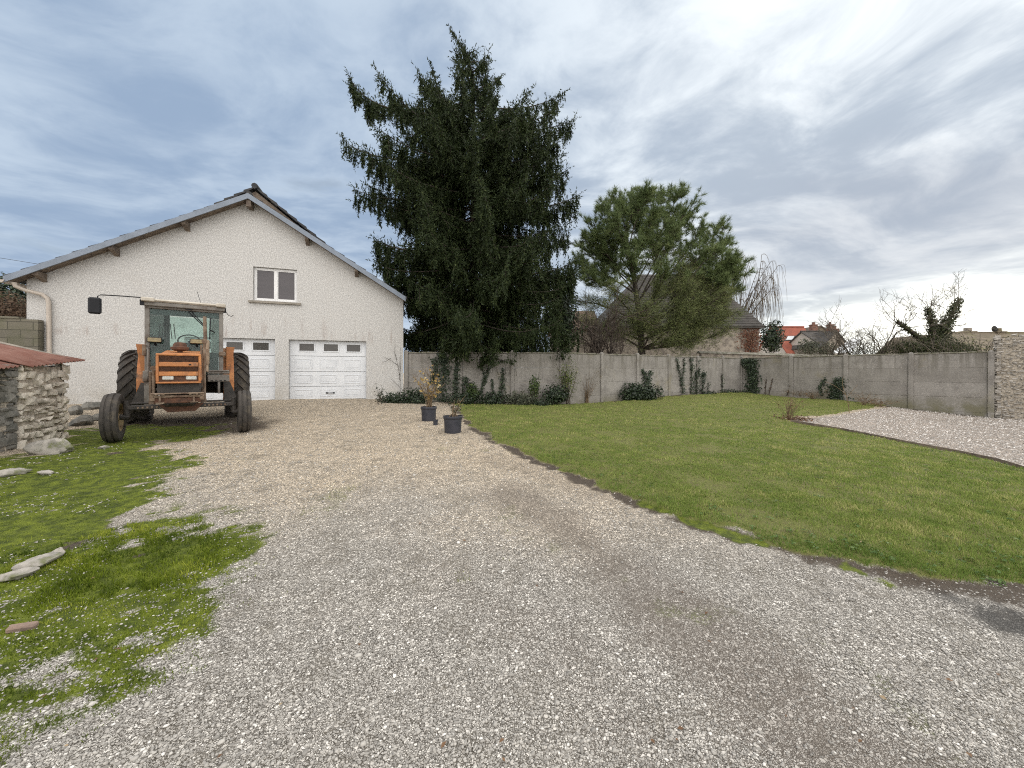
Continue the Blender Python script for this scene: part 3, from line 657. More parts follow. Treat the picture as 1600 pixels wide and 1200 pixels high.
# gutter and downpipe
g = MB(); gx0 = EL-.07; gz0 = ZA-.558*abs(EL-XA)-.1
for i in range(9):
    a = math.pi + math.pi*i/8
    pass
prof = [(gx0+.075*math.cos(math.pi+math.pi*i/8), gz0+.075*math.sin(math.pi+math.pi*i/8)) for i in range(9)] + [(gx0+.068*math.cos(2*math.pi-math.pi*i/8), gz0+.068*math.sin(2*math.pi-math.pi*i/8)) for i in range(9)]
n_ = len(prof); g.add([(x, -.42, z) for x, z in prof] + [(x, DEP, z) for x, z in prof], [(i,(i+1)%n_,n_+(i+1)%n_,n_+i) for i in range(n_)] + [tuple(range(9))])
g.build('gutter', M['pvc'], house, True)
pp = []
for px, py, y in ((22,441,-.30),(24,447,-.28),(38,453,-.2),(66,460,-.1),(74,466,-.08),(76,474,-.075),(78,640,-.075)):
    x, z = hloc(px, py, y); pp.append((x, y, z))
MB().tube(pp, .05, 10).build('downpipe', M['pvc'], house, True)
# garage doors
def garage_door(x0):
    d = MB(); W_ = 2.39; D = .16; rows = [(.585,1.02),(1.03,1.52),(1.53,2.05),(2.06,2.585)]
    for z0, z1 in rows: d.box(x0+.03, x0+W_-.03, D, D+.05, z0, z1, bev=.006)
    d.box(x0+.004, x0+.03, D-.02, D+.06, .58, 2.585); d.box(x0+W_-.03, x0+W_-.004, D-.02, D+.06, .58, 2.585)
    for z0, z1 in rows[:3]:
        for c in (.41, 1.17, 1.93):
            a, b, c0, c1 = x0+c-.26, x0+c+.26, z0+.10, z1-.10
            for (p, q, r0, r1) in ((a,b,c1-.016,c1),(a,b,c0,c0+.016)): d.box(p, q, D-.012, D+.002, r0, r1)
            for (p, q) in ((a,a+.016),(b-.016,b)): d.box(p, q, D-.012, D+.002, c0+.016, c1-.016)
            d.box(a+.05, b-.05, D-.009, D+.002, c0+.05, c1-.05, bev=.008)
    o = d.build('garage_door', M['white'], house)
    for c in (.51, 1.25, 1.97):
        f = MB(); a, b, c0, c1 = x0+c-.25, x0+c+.25, 2.2, 2.5
        f.box(a, b, D-.018, D+.003, c1-.03, c1); f.box(a, b, D-.018, D+.003, c0, c0+.03); f.box(a, a+.03, D-.018, D+.003, c0+.03, c1-.03); f.box(b-.03, b, D-.018, D+.003, c0+.03, c1-.03)
        fo = f.build('door_window', M['white'], o)
        MB().box(a+.03, b-.03, D-.006, D-.002, c0+.03, c1-.03).build('pane', M['door_pane'], o)
    return o
gd1 = garage_door(-2.79); gd2 = garage_door(0)
for gd, x0 in ((gd2, 0),):
    h = MB(); h.tube([(x0+1.13,.145,.80),(x0+1.15,.10,.80),(x0+1.31,.10,.80),(x0+1.33,.145,.80)], .012, 8); h.box(x0+1.09, x0+1.15, .140, .149, .775, .825); h.box(x0+1.31, x0+1.37, .140, .149, .775, .825)
    h.build('handle', M['black_plastic'], gd)
MB().box(-2.79, -.39, .0, .35, .35, .572).build('doorstep', M['sill'], house); MB().box(0, 2.39, -.02, .35, .35, .572).build('doorstep', M['sill'], house)
# window
f = MB(); a, b, c0, c1 = -.995, .235, 3.83, 4.895
for (p, q, r0, r1) in ((a,b,c1-.06,c1),(a,b,c0,c0+.06),(a,a+.06,c0+.06,c1-.06),(b-.06,b,c0+.06,c1-.06),(-.42,-.34,c0+.06,c1-.06)): f.box(p, q, .09, .15, r0, r1, bev=.006)
for p, q in ((a+.06,-.42),(-.34,b-.06)):
    for (p0,p1,r0,r1) in ((p,q,c1-.082,c1-.06),(p,q,c0+.06,c0+.082),(p,p+.022,c0+.082,c1-.082),(q-.022,q,c0+.082,c1-.082)): f.box(p0, p1, .1, .14, r0, r1)
wf = f.build('window', M['white_frame'], house)
for p, q in ((a+.082,-.442),(-.318,b-.082)): MB().box(p, q, .118, .124, c0+.082, c1-.082).build('pane', M['pane'], wf)
MB().hexa([(-1.12,-.08,3.735),(.36,-.08,3.735),(.36,.1,3.735),(-1.12,.1,3.735),(-1.12,-.08,3.80),(.36,-.08,3.80),(.36,.1,3.826),(-1.12,.1,3.826)]).build('sill', M['sill'], wf)

# ------------------------------------------------------------------ fence of concrete slabs
ROWS = [2.2, 1.67, 1.13, .6, .07, -.42]
def fence(a, b, stops, label, first=True, last=True):
    a = np.array(a); b = np.array(b); d = (b-a)/np.linalg.norm(b-a); ang = math.atan2(d[1], d[0]); ln = float(np.linalg.norm(b-a))
    root = thing('concrete_fence', (a[0], a[1], 0), label, 'fence', ang)
    st = [0] + stops + [ln]
    for i, t in enumerate(st):
        if (i == 0 and not first) or (i == len(st)-1 and not last): continue
        p = MB(); p.box(t-.075, t+.075, -.075, .06, -.4, 2.25, bev=.012); p.hexa([(t-.075,-.075,2.25),(t+.075,-.075,2.25),(t+.075,.06,2.25),(t-.075,.06,2.25),(t-.03,-.03,2.31),(t+.03,-.03,2.31),(t+.03,.02,2.31),(t-.03,.02,2.31)])
        po = p.build('post', M['concrete'], root); po.rotation_euler = (random.uniform(-.008,.008), random.uniform(-.004,.004), 0)
    for t0, t1 in zip(st[:-1], st[1:]):
        for z1, z0 in zip(ROWS[:-1], ROWS[1:]):
            m_ = MB(); k = random.uniform(-.004, .004); m_.box(t0+.076, t1-.076, -.02+k, .03+k, z0+.001, z1-.001, bev=.007); m_.build('panel', M['concrete'], root)
        c = MB(); n = 8
        for i in range(n):
            q0 = t0+.076+(t1-t0-.152)*i/n; q1 = t0+.076+(t1-t0-.152)*(i+1)/n; e = random.uniform(0, .025)
            c.box(q0, q1-.002, -.045, .05, 2.199, 2.235+e, bev=.01)
        c.build('coping', M['coping'], root)
    return root
fence(*FENCE_L, [1.95, 3.87], 'short run of concrete slab fence beside the house, shaded by the tall spruce', first=True, last=False)
fence(*FENCE_B, [1.95, 3.9, 5.85, 7.8, 9.75], 'long back run of concrete slab fence behind the lawn, ivy growing on it')
fence(*FENCE_R, [2.15, 4.1, 6.05], 'right run of plain concrete slab fence from the garden corner to the gravel patch', first=False)

# ------------------------------------------------------------------ rubble masonry
def rubble(mb, p0, u, wv, ln, z0f, z1f, rows, seed, depth=.12, hmin=.07, hmax=.15):
    """courses of irregular stones on the vertical face p0 + u*s, outward wv"""
    rg = random.Random(seed); u = Vector(u); wv = Vector(wv); p0 = Vector(p0); z = 0
    top = max(z1f(0), z1f(ln))
    zb = min(z0f(0), z0f(ln))
    zc = zb
    while zc < top:
        h = rg.uniform(hmin, hmax); s = -rg.uniform(0, .15)
        while s < ln:
            w = rg.uniform(.07, .19)*(.65+h*4); s0 = max(s, -.02); s1 = min(s+w, ln+.03); hh = h*rg.uniform(.62, 1.15); zz = zc + rg.uniform(-.035, .035)
            mid = (s0+s1)/2
            if s1-s0 > .04 and z0f(mid)-.15 < zz and zz+hh < z1f(mid)+.05:
                g = .012; out = rg.uniform(.0, .05); pts = []
                for dd in (depth, -out):
                    ins = .0 if dd > 0 else rg.uniform(.004, .02)
                    for (a_, b_) in ((s0+g+ins, zz+g+ins), (s1-g-ins, zz+g+ins), (s1-g-ins, zz+hh-ins), (s0+g+ins, zz+hh-ins)):
                        q = p0 + u*(a_+rg.uniform(-.016,.016)) - wv*dd*(1 if dd > 0 else rg.uniform(.4,1.4)); pts.append((q.x, q.y, b_+rg.uniform(-.024,.024)))
                c = Vector((0,0,0))
                for q in pts[4:]: c += Vector(q)
                c = c/4 + wv*rg.uniform(.005,.02); b0 = len(pts); pts.append(tuple(c))
                mb.add(pts, [(0,1,5,4),(1,2,6,5),(2,3,7,6),(3,0,4,7),(4,5,8),(5,6,8),(6,7,8),(7,4,8)])
            s += w
        zc += h
def rubble_block(name, foot, z0f, z1f, faces, parent, seed, mat='stone', hm=(.07,.15)):
    """foot: 4 corners ccw; mortar core with stones on the listed sides"""
    mb = MB(); P = [Vector((*p, 0)) for p in foot]; cen = sum(P, Vector())/4
    core = [p + (cen-p).normalized()*.03 for p in P]
    mb.hexa([(p.x, p.y, z0f-.1) for p in core] + [(p.x, p.y, z1f-.03) for p in core], 1)
    for i in faces:
        a, b = P[i], P[(i+1) % 4]; u = (b-a).normalized(); wv = Vector((u.y, -u.x, 0)); ln = (b-a).length
        rubble(mb, a, u, wv, ln, lambda s: z0f, lambda s: z1f + .06*math.sin(s*5+seed), 0, seed+i, .12, *hm)
    return mb.build(name, [M[mat], M['mortar']], parent)
# stone wall at the right edge
d_ = np.array(FENCE_R[1])-np.array(FENCE_R[0]); d_ = d_/np.linalg.norm(d_); n_ = np.array([d_[1], -d_[0]]); 
if n_[0] > 0: n_ = -n_
q0 = np.array(FENCE_R[1]) + d_*.1 + n_*.02; q1 = q0 + d_*5.5
sw = thing('stone_wall', (float(q0[0]), float(q0[1]), 0), 'tall old rubble stone wall at the right edge, next to the last concrete post', 'wall')
ft = [q0, q0 - n_*.5, q1 - n_*.5, q1]; ft = [tuple(p-q0) for p in ft]
ar = sum(ft[i][0]*ft[(i+1)%4][1]-ft[(i+1)%4][0]*ft[i][1] for i in range(4))
if ar < 0: ft = ft[::-1]
rubble_block('masonry', ft, -.2, 2.72, (0,1,2,3), sw, 5, 'stone_grey', (.045,.10))

# ------------------------------------------------------------------ stone shed with iron roof
SH = np.array([-7.47, 5.83]); su = np.array([-.351, .936]); sn = np.array([-.936, -.351])     # along the open front, and back into the shed
shed = thing('stone_shed', (float(SH[0]), float(SH[1]), 0), 'low rubble stone shed with a rusty corrugated iron roof', 'shed')
def sp(a, b): return tuple(su*a + sn*b)
rubble_block('stone_pier', [sp(0,0), sp(.98,0), sp(.98,.7), sp(0,.7)], .25, 1.62, (0,1), shed, 21, 'stone_lit')
rubble_block('pier_end', [sp(-.14,.03), sp(-.02,.03), sp(-.02,.7), sp(-.14,.7)], .25, 1.58, (3,0), shed, 61, 'stone_dark')  # grey end stones, darkened further to paint in the roof's shade
rubble_block('side_wall', [sp(.62,.71), sp(.98,.71), sp(.98,2.6), sp(.62,2.6)], .25, 1.85, (0,1,2,3), shed, 31)
rubble_block('back_wall', [sp(-3.2,1.9), sp(.61,1.9), sp(.61,2.3), sp(-3.2,2.3)], .25, 1.95, (3,), shed, 41, 'stone_dark')  # shade inside the shed put into the darker stone colour
rubble_block('low_wall', [sp(-1.6,.45), sp(-.01,.45), sp(-.01,.8), sp(-1.6,.8)], .2, .55, (0,), shed, 51, 'stone_dark')  # dark stone here too, painting in the gloom of the opening
def sheet(s0, s1, b0, b1, zoff, name):
    """corrugated sheet; ridges run up the slope"""
    n = int((s1-s0)/.0125); V = []; 
    for j in range(5):
        b = b0 + (b1-b0)*j/4
        for i in range(n+1):
            s_ = s0 + (s1-s0)*i/n; p = su*s_ + sn*b; V.append((p[0], p[1], 1.585 + .095*s_ + .27*(b+.14) + zoff + .012*math.sin(s_*2*math.pi/.076) + .012*math.sin(b*3+s_*2)))
    Fc = [(j*(n+1)+i, j*(n+1)+i+1, (j+1)*(n+1)+i+1, (j+1)*(n+1)+i) for j in range(4) for i in range(n)]
    m_ = MB().add(V, Fc); o = m_.build(name, M['corrugated'], shed, True)
    md = o.modifiers.new('thickness', 'SOLIDIFY'); md.thickness = .006; return o
sheet(-.05, 1.16, -.16, 2.5, .02, 'roof_sheet'); sheet(-1.3, .02, -.04, 2.5, -.01, 'roof_sheet'); sheet(-3.0, -1.24, -.06, 2.5, .02, 'roof_sheet')
MB().tube([(*sp(1.13,-.1), 1.72), (*sp(1.14,1.2), 2.08), (*sp(1.14,2.5), 2.43)], [.012,.03,.035], 6).build('mortar_verge', M['sill'], shed)
MB().tube([(*sp(-3.0,.1), 1.36), (*sp(.2,.1), 1.6)], .05, 8).build('roof_beam', M['bark'], shed)

# boulders and rubble on the left
def boulder(name, x, y, s, label, seed, rz=0, mat='boulder', parent=None, sink=.3):
    rg = random.Random(seed); n, k = 26, 15; mb = MB(); V = []
    pl = [(Vector((rg.gauss(0,1), rg.gauss(0,1), rg.gauss(0,1))).normalized(), rg.uniform(.62, .95)) for _ in range(16)]
    ph = [rg.uniform(0, 6.28) for _ in range(6)]
    for j in range(k+1):
        t = math.pi*j/k
        for i in range(n):
            a = 2*math.pi*i/n; d = Vector((math.sin(t)*math.cos(a), math.sin(t)*math.sin(a), math.cos(t)))
            rr = 1.15
            for q, e in pl:
                c = q.dot(d)
                if c > .05: rr = min(rr, e/c)
            rr *= 1 + .03*math.sin(7*a+ph[0]+3*t) + .03*math.sin(5*t+ph[1]-4*a) + (rg.uniform(-.02,.02) if 0 < j < k else 0)
            V.append((d.x*s[0]*rr, d.y*s[1]*rr, d.z*s[2]*rr))
    Fc = [(j*n+i, j*n+(i+1)%n, (j+1)*n+(i+1)%n, (j+1)*n+i) for j in range(k) for i in range(n)]
    o = mb.add(V, Fc).build(name, M[mat], parent, True); o.location = (x, y, gs1(x, y) + s[2]*(1-sink)*.75); o.rotation_euler = (rg.uniform(-.1,.1), rg.uniform(-.1,.1), rz)
    if label: tag(o, label, 'rock')
    return o
bx_, by_ = hit(80, 708); boulder('boulder', bx_, by_, (.27,.16,.14), 'long grey boulder lying at the foot of the shed pier', 3, rad(28))
for i, (px, py, s, lb) in enumerate([
   (55,886,(.12,.07,.05),'pale stone half sunk in the moss at left, biggest of the row'),(22,905,(.10,.06,.035),'flat stone at the left picture edge below the row of moss stones'),
   (92,868,(.05,.04,.035),'small white stone between the moss stones and the grass tuft'),(20,742,(.16,.07,.05),'flat pale slab in front of the shed opening'),
   (140,640,(.26,.16,.13),'upper slab of the rubble heap between shed and tractor wheel'),(128,664,(.24,.2,.13),'largest block of the rubble heap behind the shed pier'),
   (150,657,(.15,.12,.09),'rubble block touching the tractor front tyre'),(118,648,(.14,.12,.13),'dark rubble block tucked against the shed corner'),
   (70,742,(.11,.05,.03),'thin flat stone in the moss below the boulder'),(162,701,(.07,.05,.03),'small flat stone in the moss under the tractor front tyre')]):
    x, y = hit(px, py); boulder('stone', x, y, s, lb, 40+i, rad(random.uniform(0,180)), 'boulder' if i < 4 or i > 7 else 'stone_dark')
x, y = hit(62, 1000); bk_ = MB().box(-.055,.055,-.022,.022,-.01,.022,bev=.008).build('brick_fragment', M['old_brick']); bk_.location = (*hit(35,988), gs1(*hit(35,988))+.005); bk_.rotation_euler = (.1,.1,.5); tag(bk_, 'broken brownish piece of old brick lying in the moss', 'brick')

# block wall left of the house
def bw(px, y): return hloc(px, 500, y)[0]
b_ = MB(); xe = bw(62, -.2); b_.box(-12, xe, -.26, -.06, .2, 2.93); 
for i in range(14): b_.box(-12+i*.41, min(-12+(i+1)*.41-.006, xe+.02), -.29, -.03, 2.93, 2.985, bev=.01)
bo = b_.build('block_wall', M['blocks']); bo.location = (HOUSE[0], HOUSE[1], 0); bo.rotation_euler = (0,0,HA); tag(bo, 'grey concrete block wall between the shed and the house corner', 'wall')

# ------------------------------------------------------------------ tractor
TR = (-5.97, 7.0); TA = rad(38); tz = .335
tractor = thing('tractor', (TR[0], TR[1], tz), 'old orange farm tractor with a glazed cab parked facing the camera', 'tractor', TA)
def P(name, mb, mat, parent=None, smooth=False): return mb.build(name, [M[k] for k in mat] if isinstance(mat, (list,tuple)) else M[mat], parent or tractor, smooth)
X0 = -.05
# hood and nose
h = MB(); h.hexa([(X0-.30,-.30,1.0),(X0+.30,-.30,1.0),(X0+.31,1.35,1.0),(X0-.31,1.35,1.0),(X0-.285,-.30,1.475),(X0+.285,-.30,1.475),(X0+.30,1.35,1.62),(X0-.30,1.35,1.62)])
hood = P('hood', h, 'orange'); md = hood.modifiers.new('edge', 'BEVEL'); md.width = .035; md.segments = 3
g = MB(); zb, zt = .975, 1.49; ya = -.36
for (a,b,c,d) in ((X0-.30,X0+.30,zt-.035,zt),(X0-.30,X0+.30,zb,zb+.03),(X0-.30,X0-.262,zb+.03,zt-.035),(X0+.262,X0+.30,zb+.03,zt-.035),(X0-.262,X0+.262,1.268,1.345),(X0-.262,X0+.262,1.105,1.180)): g.box(a,b,ya,ya+.07,c,d,bev=.008)
gr_ = P('grille', g, 'orange')
m_ = MB(); m_.box(X0-.262,X0+.262,ya+.03,ya+.05,zb+.03,zt-.035)
for z in np.arange(1.19,1.27,.016).tolist()+np.arange(1.345,1.45,.016).tolist(): m_.box(X0-.255,X0+.255,ya+.018,ya+.028,z,z+.006)
P('mesh_screen', m_, 'rust', gr_)
for x in (X0-.145, X0+.185-.02):
    l_ = MB(); l_.box(x-.075,x+.075,ya+.004,ya+.032,1.035,1.105,bev=.014); P('headlight', l_, 'lens', gr_)
P('badge', MB().box(X0+.13,X0+.165,ya-.006,ya+.001,1.29,1.315,bev=.004), 'dark', gr_)
P('lower_nose', MB().box(X0-.29,X0+.29,-.28,.2,.78,.985,bev=.02), 'engine')
e = MB(); e.box(X0-.22,X0+.22,-.15,1.4,.56,1.0,bev=.04); e.box(X0-.3,X0+.3,.3,.9,.62,.98,bev=.05); e.tube([(X0-.25,.2,.9),(X0-.34,.5,.85),(X0-.3,1.2,.8)],.03,8); e.tube([(X0+.25,.2,.88),(X0+.33,.5,.9),(X0+.31,1.2,.75)],.035,8); e.box(X0-.26,X0+.26,1.4,2.7,.5,1.0,bev=.06); e.lathe([(.0,-.75),(.17,-.74),(.15,-.3),(.26,-.25),(.26,.25),(.15,.3),(.17,.74),(.0,.75)],'X',16,(0,2.5,.83)); P('engine_block', e, 'engine')
# front carrier with shackles
c = MB(); c.box(X0-.33,X0+.33,-.46,-.40,.735,.775,bev=.008); c.box(X0-.36,X0+.34,-.48,-.36,.795,.815,bev=.005); c.box(X0-.36,X0-.30,-.46,.1,.68,.80,bev=.01); c.box(X0+.28,X0+.34,-.46,.1,.68,.80,bev=.01)
for x in (X0-.24, X0+.2):
    ring = [(x+.055*math.cos(a), -.49-.02*math.sin(a), .785+.02*math.sin(a)) for a in np.linspace(0, 2*math.pi, 14)]; c.tube(ring, .011, 6, cap=False); c.tube([(x,-.47,.78),(x,-.47,.66)],.014,6); c.box(x-.05,x+.06,-.5,-.44,.645,.66)
P('front_carrier', c, 'rusty_steel')
P('front_plate', MB().box(X0-.32,X0+.30,-.44,-.3,.64,.735,bev=.01), 'rust')
# axle
a_ = MB(); a_.hexa([(-.22,-.08,.46),(.16,-.08,.46),(.16,.08,.46),(-.22,.08,.46),(-.34,-.08,.60),(.28,-.08,.60),(.28,.08,.60),(-.34,.08,.60)]); ax_ = P('front_axle', a_, 'rust')
t_ = MB(); 
for sg in (-1, 1):
    x1, x2 = sorted((sg*.2, sg*.74)); t_.box(x1,x2,-.05,.05,.525,.60,bev=.01); t_.tube([(sg*.74,0,.68),(sg*.74,0,.40)],.045,10); t_.tube([(sg*.72,.0,.41),(sg*.86,0,.41)],.05,10)
    for i in range(6): t_.box(sg*.3+sg*i*.06-.012, sg*.3+sg*i*.06+.012,-.056,-.048,.545,.575,m=1)
t_.tube([(-.72,.16,.62),(0,.2,.62),(.72,.16,.62)],.018,8); P('axle_beam', t_, ['engine','rusty_steel'], ax_)
def front_wheel(x, steer):
    w_ = thing_part('front_wheel', (x, 0, .41), steer)
    prof = [(.225,-.085),(.26,-.10),(.34,-.108),(.385,-.095),(.40,-.07),(.40,-.052),(.388,-.046),(.388,-.030),(.410,-.024),(.410,.024),(.388,.030),(.388,.046),(.40,.052),(.40,.07),(.385,.095),(.34,.108),(.26,.10),(.225,.085)]
    P('tyre', MB().lathe(prof, 'X', 40, closed=True), 'tyre', w_, True)
    rp = [(.235,-.09),(.215,-.085),(.20,-.05),(.19,.0),(.12,.03),(.07,.02),(.06,-.03),(.0,-.035)]
    r_ = MB(); r_.lathe(rp,'X',32); r_.lathe([(q, -v) for q, v in rp],'X',32); r_.tube([(-.075,0,0),(.075,0,0)],.06,14)
    for k in range(6):
        t = k*math.pi/3; r_.tube([(-.05,.1*math.cos(t),.1*math.sin(t)),(.05,.1*math.cos(t),.1*math.sin(t))],.012,6)
    P('rim', r_, 'rim', w_, True)
def thing_part(name, loc, rz):
    o = bpy.data.objects.new(name, None); COL.objects.link(o); o.parent = tractor; o.location = loc; o.rotation_euler = (0,0,rz); o.empty_display_size = .1; return o
front_wheel(-.9, rad(-2)); front_wheel(.9, rad(-1))
def rear_wheel(x):
    w_ = thing_part('rear_wheel', (x, 2.5, .83), 0); R = .79
    prof = [(.48,-.18),(.54,-.215),(.66,-.23),(.74,-.215),(.775,-.15),(.79,0),(.775,.15),(.74,.215),(.66,.23),(.54,.215),(.48,.18)]
    t = MB(); t.lathe(prof,'X',48,closed=True); nl = 22
    for sg in (-1, 1):
        for k in range(nl):
            th0 = 2*math.pi*(k + (.5 if sg > 0 else 0))/nl; nseg = 5; pv = None
            for j in range(nseg+1):
                f_ = j/nseg; xx = sg*(-.015 + f_*.245); th = th0 - f_*.36; rb = R - .14*max(0, f_-.45)**1.5*1.6; hw = .030 + .012*f_
                ring = []
                for da, rr in ((-hw/R, rb-.03), (hw/R, rb-.03), (hw*.75/R, rb+.042), (-hw*.75/R, rb+.042)):
                    # chevrons open upwards where they face the front
                    ang = th + da; ring.append((xx, -rr*math.cos(ang), rr*math.sin(ang)))
                if pv:
                    t.add(pv+ring, [(0,1,5,4),(1,2,6,5),(2,3,7,6),(3,0,4,7)])
                if j in (0, nseg): t.add(ring, [(0,1,2,3)])
                pv = ring
    P('tyre', t, 'tyre', w_, False)
    rp = [(.50,-.19),(.47,-.185),(.45,-.1),(.43,0),(.3,.05),(.2,.05),(.15,.02),(.0,.02)]; r_ = MB(); r_.lathe(rp,'X',36); r_.lathe([(q,-v) for q, v in rp],'X',36); P('rim', r_, 'rim', w_, True)
rear_wheel(-.88); rear_wheel(.88)
# mudguards
for sg in (-1, 1):
    m_ = MB(); n = 16; V = []
    for i in range(n+1):
        t = rad(198 - 150*i/n); R = .93
        y, z = 2.5 + R*math.cos(t), .83 + R*math.sin(t); 
        for x in (.60, .80): V.append((sg*x, y, z))
    m_.add(V, [(2*i,2*i+1,2*i+3,2*i+2) for i in range(n)])
    y0 = 1.62
    m_.hexa([(sg*.66,y0,1.0),(sg*.70,y0,1.0),(sg*.70,y0+.3,1.0),(sg*.66,y0+.3,1.0),(sg*.66,y0-.02,1.74),(sg*.81,y0-.02,1.74),(sg*.81,y0+.6,1.76),(sg*.66,y0+.6,1.76)])
    o = P('mudguard', m_, 'orange', None, False); md = o.modifiers.new('t','SOLIDIFY'); md.thickness = .012
    P('inner_guard', MB().hexa([(sg*.62,1.35,.55),(sg*.86,1.45,.55),(sg*.86,1.65,.55),(sg*.62,1.6,.55),(sg*.60,1.40,.96),(sg*.72,1.45,.96),(sg*.72,1.65,.96),(sg*.60,1.6,.96)]), 'engine')
# cab
c = MB(); XLc, XRc = -.66, .60
for x, w_ in ((XLc, .075), (XRc-.075, .075)):
    c.box(x, x+w_, 1.38, 1.45, 1.0, 2.52, bev=.01)
for x in (-.44, .38): c.box(x, x+.07, 2.72, 2.8, 1.0, 2.52, bev=.01, m=1)
c.box(XLc, XRc, 1.36, 1.44, 2.46, 2.54, bev=.01)
for x in (XLc, XRc-.05): c.hexa([(x,1.4,2.47),(x+.05,1.4,2.47),((x+.05)*.7,2.78,2.47),(x*.7,2.78,2.47),(x,1.4,2.54),(x+.05,1.4,2.54),((x+.05)*.7,2.78,2.54),(x*.7,2.78,2.54)], 1)
c.box(XLc-.03, XRc+.03, 1.30, 1.36, 2.50, 2.58, bev=.012)
cab = P('cab', c, ['cab_paint','dark_green'])
r_ = MB(); r_.box(XLc-.02,XRc+.02,1.28,2.9,2.585,2.645,bev=.025); r_.box(XLc-.04,XLc+.16,1.22,1.45,2.575,2.655,bev=.015); r_.box(XRc-.13,XRc+.04,1.22,1.45,2.575,2.655,bev=.015); r_.tube([(X0-.02,1.5,2.645),(X0-.02,1.5,2.67)],.02,8); P('cab_roof', r_, 'cab_roof', cab)
g = MB(); g.box(XLc+.076,XRc-.076,1.41,1.416,1.06,2.46); P('windscreen', g, 'cab_glass', cab)
g = MB(); g.box(-.369,.379,2.75,2.756,1.5,2.46); P('rear_pane', g, 'cab_glass', cab)
for x in (XLc+.03, XRc-.036):
    g = MB(); g.hexa([(x,1.46,1.5),(x+.006,1.46,1.5),((x+.006)*.68,2.71,1.5),(x*.68,2.71,1.5),(x,1.46,2.46),(x+.006,1.46,2.46),((x+.006)*.68,2.71,2.46),(x*.68,2.71,2.46)]); P('side_pane', g, 'cab_glass', cab)
d = MB(); d.box(XLc+.08,XRc-.08,1.44,1.5,1.0,1.60); d.box(XLc+.08,-.28,1.50,1.54,1.58,1.74,bev=.02); d.box(-.22,.3,1.5,1.85,1.5,1.72,bev=.04); d.box(-.6,.55,1.5,2.7,.98,1.06); d.tube([(0,1.85,1.7),(0,2.0,1.85)],.025,8); d.box(-.26,.22,2.35,2.7,1.2,1.45,bev=.05); d.box(-.24,.2,2.6,2.7,1.45,1.86,bev=.05); d.box(XLc+.076,XRc-.076,1.42,1.435,2.34,2.47); P('dashboard', d, 'dark_green', cab)
wh = MB(); ring = [(.0+.19*math.cos(a), 2.02+.1*math.sin(a), 1.87+.14*math.sin(a)) for a in np.linspace(0, 2*math.pi, 22)]; wh.tube(ring, .014, 6, cap=False); P('steering_wheel', wh, 'black_plastic', cab)
w_ = MB()
for o_ in (0, .05): w_.tube([(X0+.02+o_,1.36,2.52),(X0+.10+o_,1.385,2.40),(X0+.33+o_*.4,1.39,2.14)],.010,6)
w_.box(X0+.01,X0+.13,1.34,1.38,2.48,2.53); P('wiper', w_, 'black_plastic', cab)
w_ = MB(); 
for x in (-.36,-.30): w_.tube([(x,2.735,2.3),(x+.03,2.735,1.95)],.009,6)
w_.tube([(-.56,2.2,2.2),(-.5,2.2,1.9)],.009,6); P('rear_wiper', w_, 'black_plastic', cab)
for x in (-.50, .15):
    l_ = MB(); l_.box(x-.115,x+.115,1.22,1.30,1.76,1.87,bev=.02); l_.tube([(x,1.3,1.8),(x,1.4,1.72)],.02,6); lo_ = P('work_lamp', l_, 'black_plastic', cab)
    P('lens', MB().box(x-.10,x+.10,1.205,1.222,1.775,1.855,bev=.006), 'lamp_lens', lo_)
# step box, handrails, exhaust
s = MB(); s.box(.33,.70,1.05,1.35,1.14,1.19,bev=.008); s.box(.33,.70,1.06,1.3,.97,1.12,bev=.01); s.tube([(.33,1.04,1.20),(.69,1.04,1.20)],.014,6)
for i in range(4): s.box(.38+i*.075,.42+i*.075,1.052,1.06,.985,1.0,m=1)
s.box(.5,.54,1.05,1.1,.72,.97); P('tool_box', s, ['cab_paint','dark'])
P('step', MB().box(-.68,-.5,1.3,1.5,.98,1.2,bev=.01).box(-.66,-.55,1.32,1.36,.5,1.0), 'cab_paint')
for sg, x, zt_ in ((-1, -.42, 1.26), (1, .29, 1.78)):
    l_ = MB(); l_.box(x-.022,x+.022,.14,.2,.60,zt_,bev=.01); l_.box(x-.075+(0 if sg<0 else .01),x-.04+(0 if sg<0 else .01),.3,.34,.62,zt_-.08,bev=.008); l_.tube([(x,.12,zt_-.02),(x,.24,zt_-.02)],.045,12); l_.box(x-.06,x+.03,.1,.35,.60,.66); P('loader_bracket', l_, 'rusty_steel')
x = .315
e_ = MB(); e_.tube([(x,.86,1.18),(x,.9,1.34)],.035,10); e_.lathe([(.0,1.33),(.044,1.335),(.048,1.36),(.048,1.80),(.044,1.825),(.03,1.835)],'Z',18,(x,.9,0)); ex = P('exhaust', e_, 'muffler', None, True)
P('tail_pipe', MB().tube([(x-.02,.9,1.83),(x-.03,.9,2.31)],.030,12), 'rusty_steel', ex, True)
P('bracket', MB().tube([(x+.05,.9,2.05),(x+.09,1.0,2.03),(x+.13,1.3,2.03)],.012,6).tube([(x+.05,.95,1.85),(x+.06,1.0,2.3)],.012,6), 'black_plastic', ex)
P('air_cleaner', MB().tube([(X0-.03,.5,1.5),(X0-.03,.5,1.6)],.04,10).lathe([(.0,1.57),(.07,1.575),(.135,1.60),(.14,1.645),(.105,1.66),(.10,1.70),(.075,1.735),(.0,1.745)],'Z',20,(X0-.03,.5,0)), 'rust', None, True)
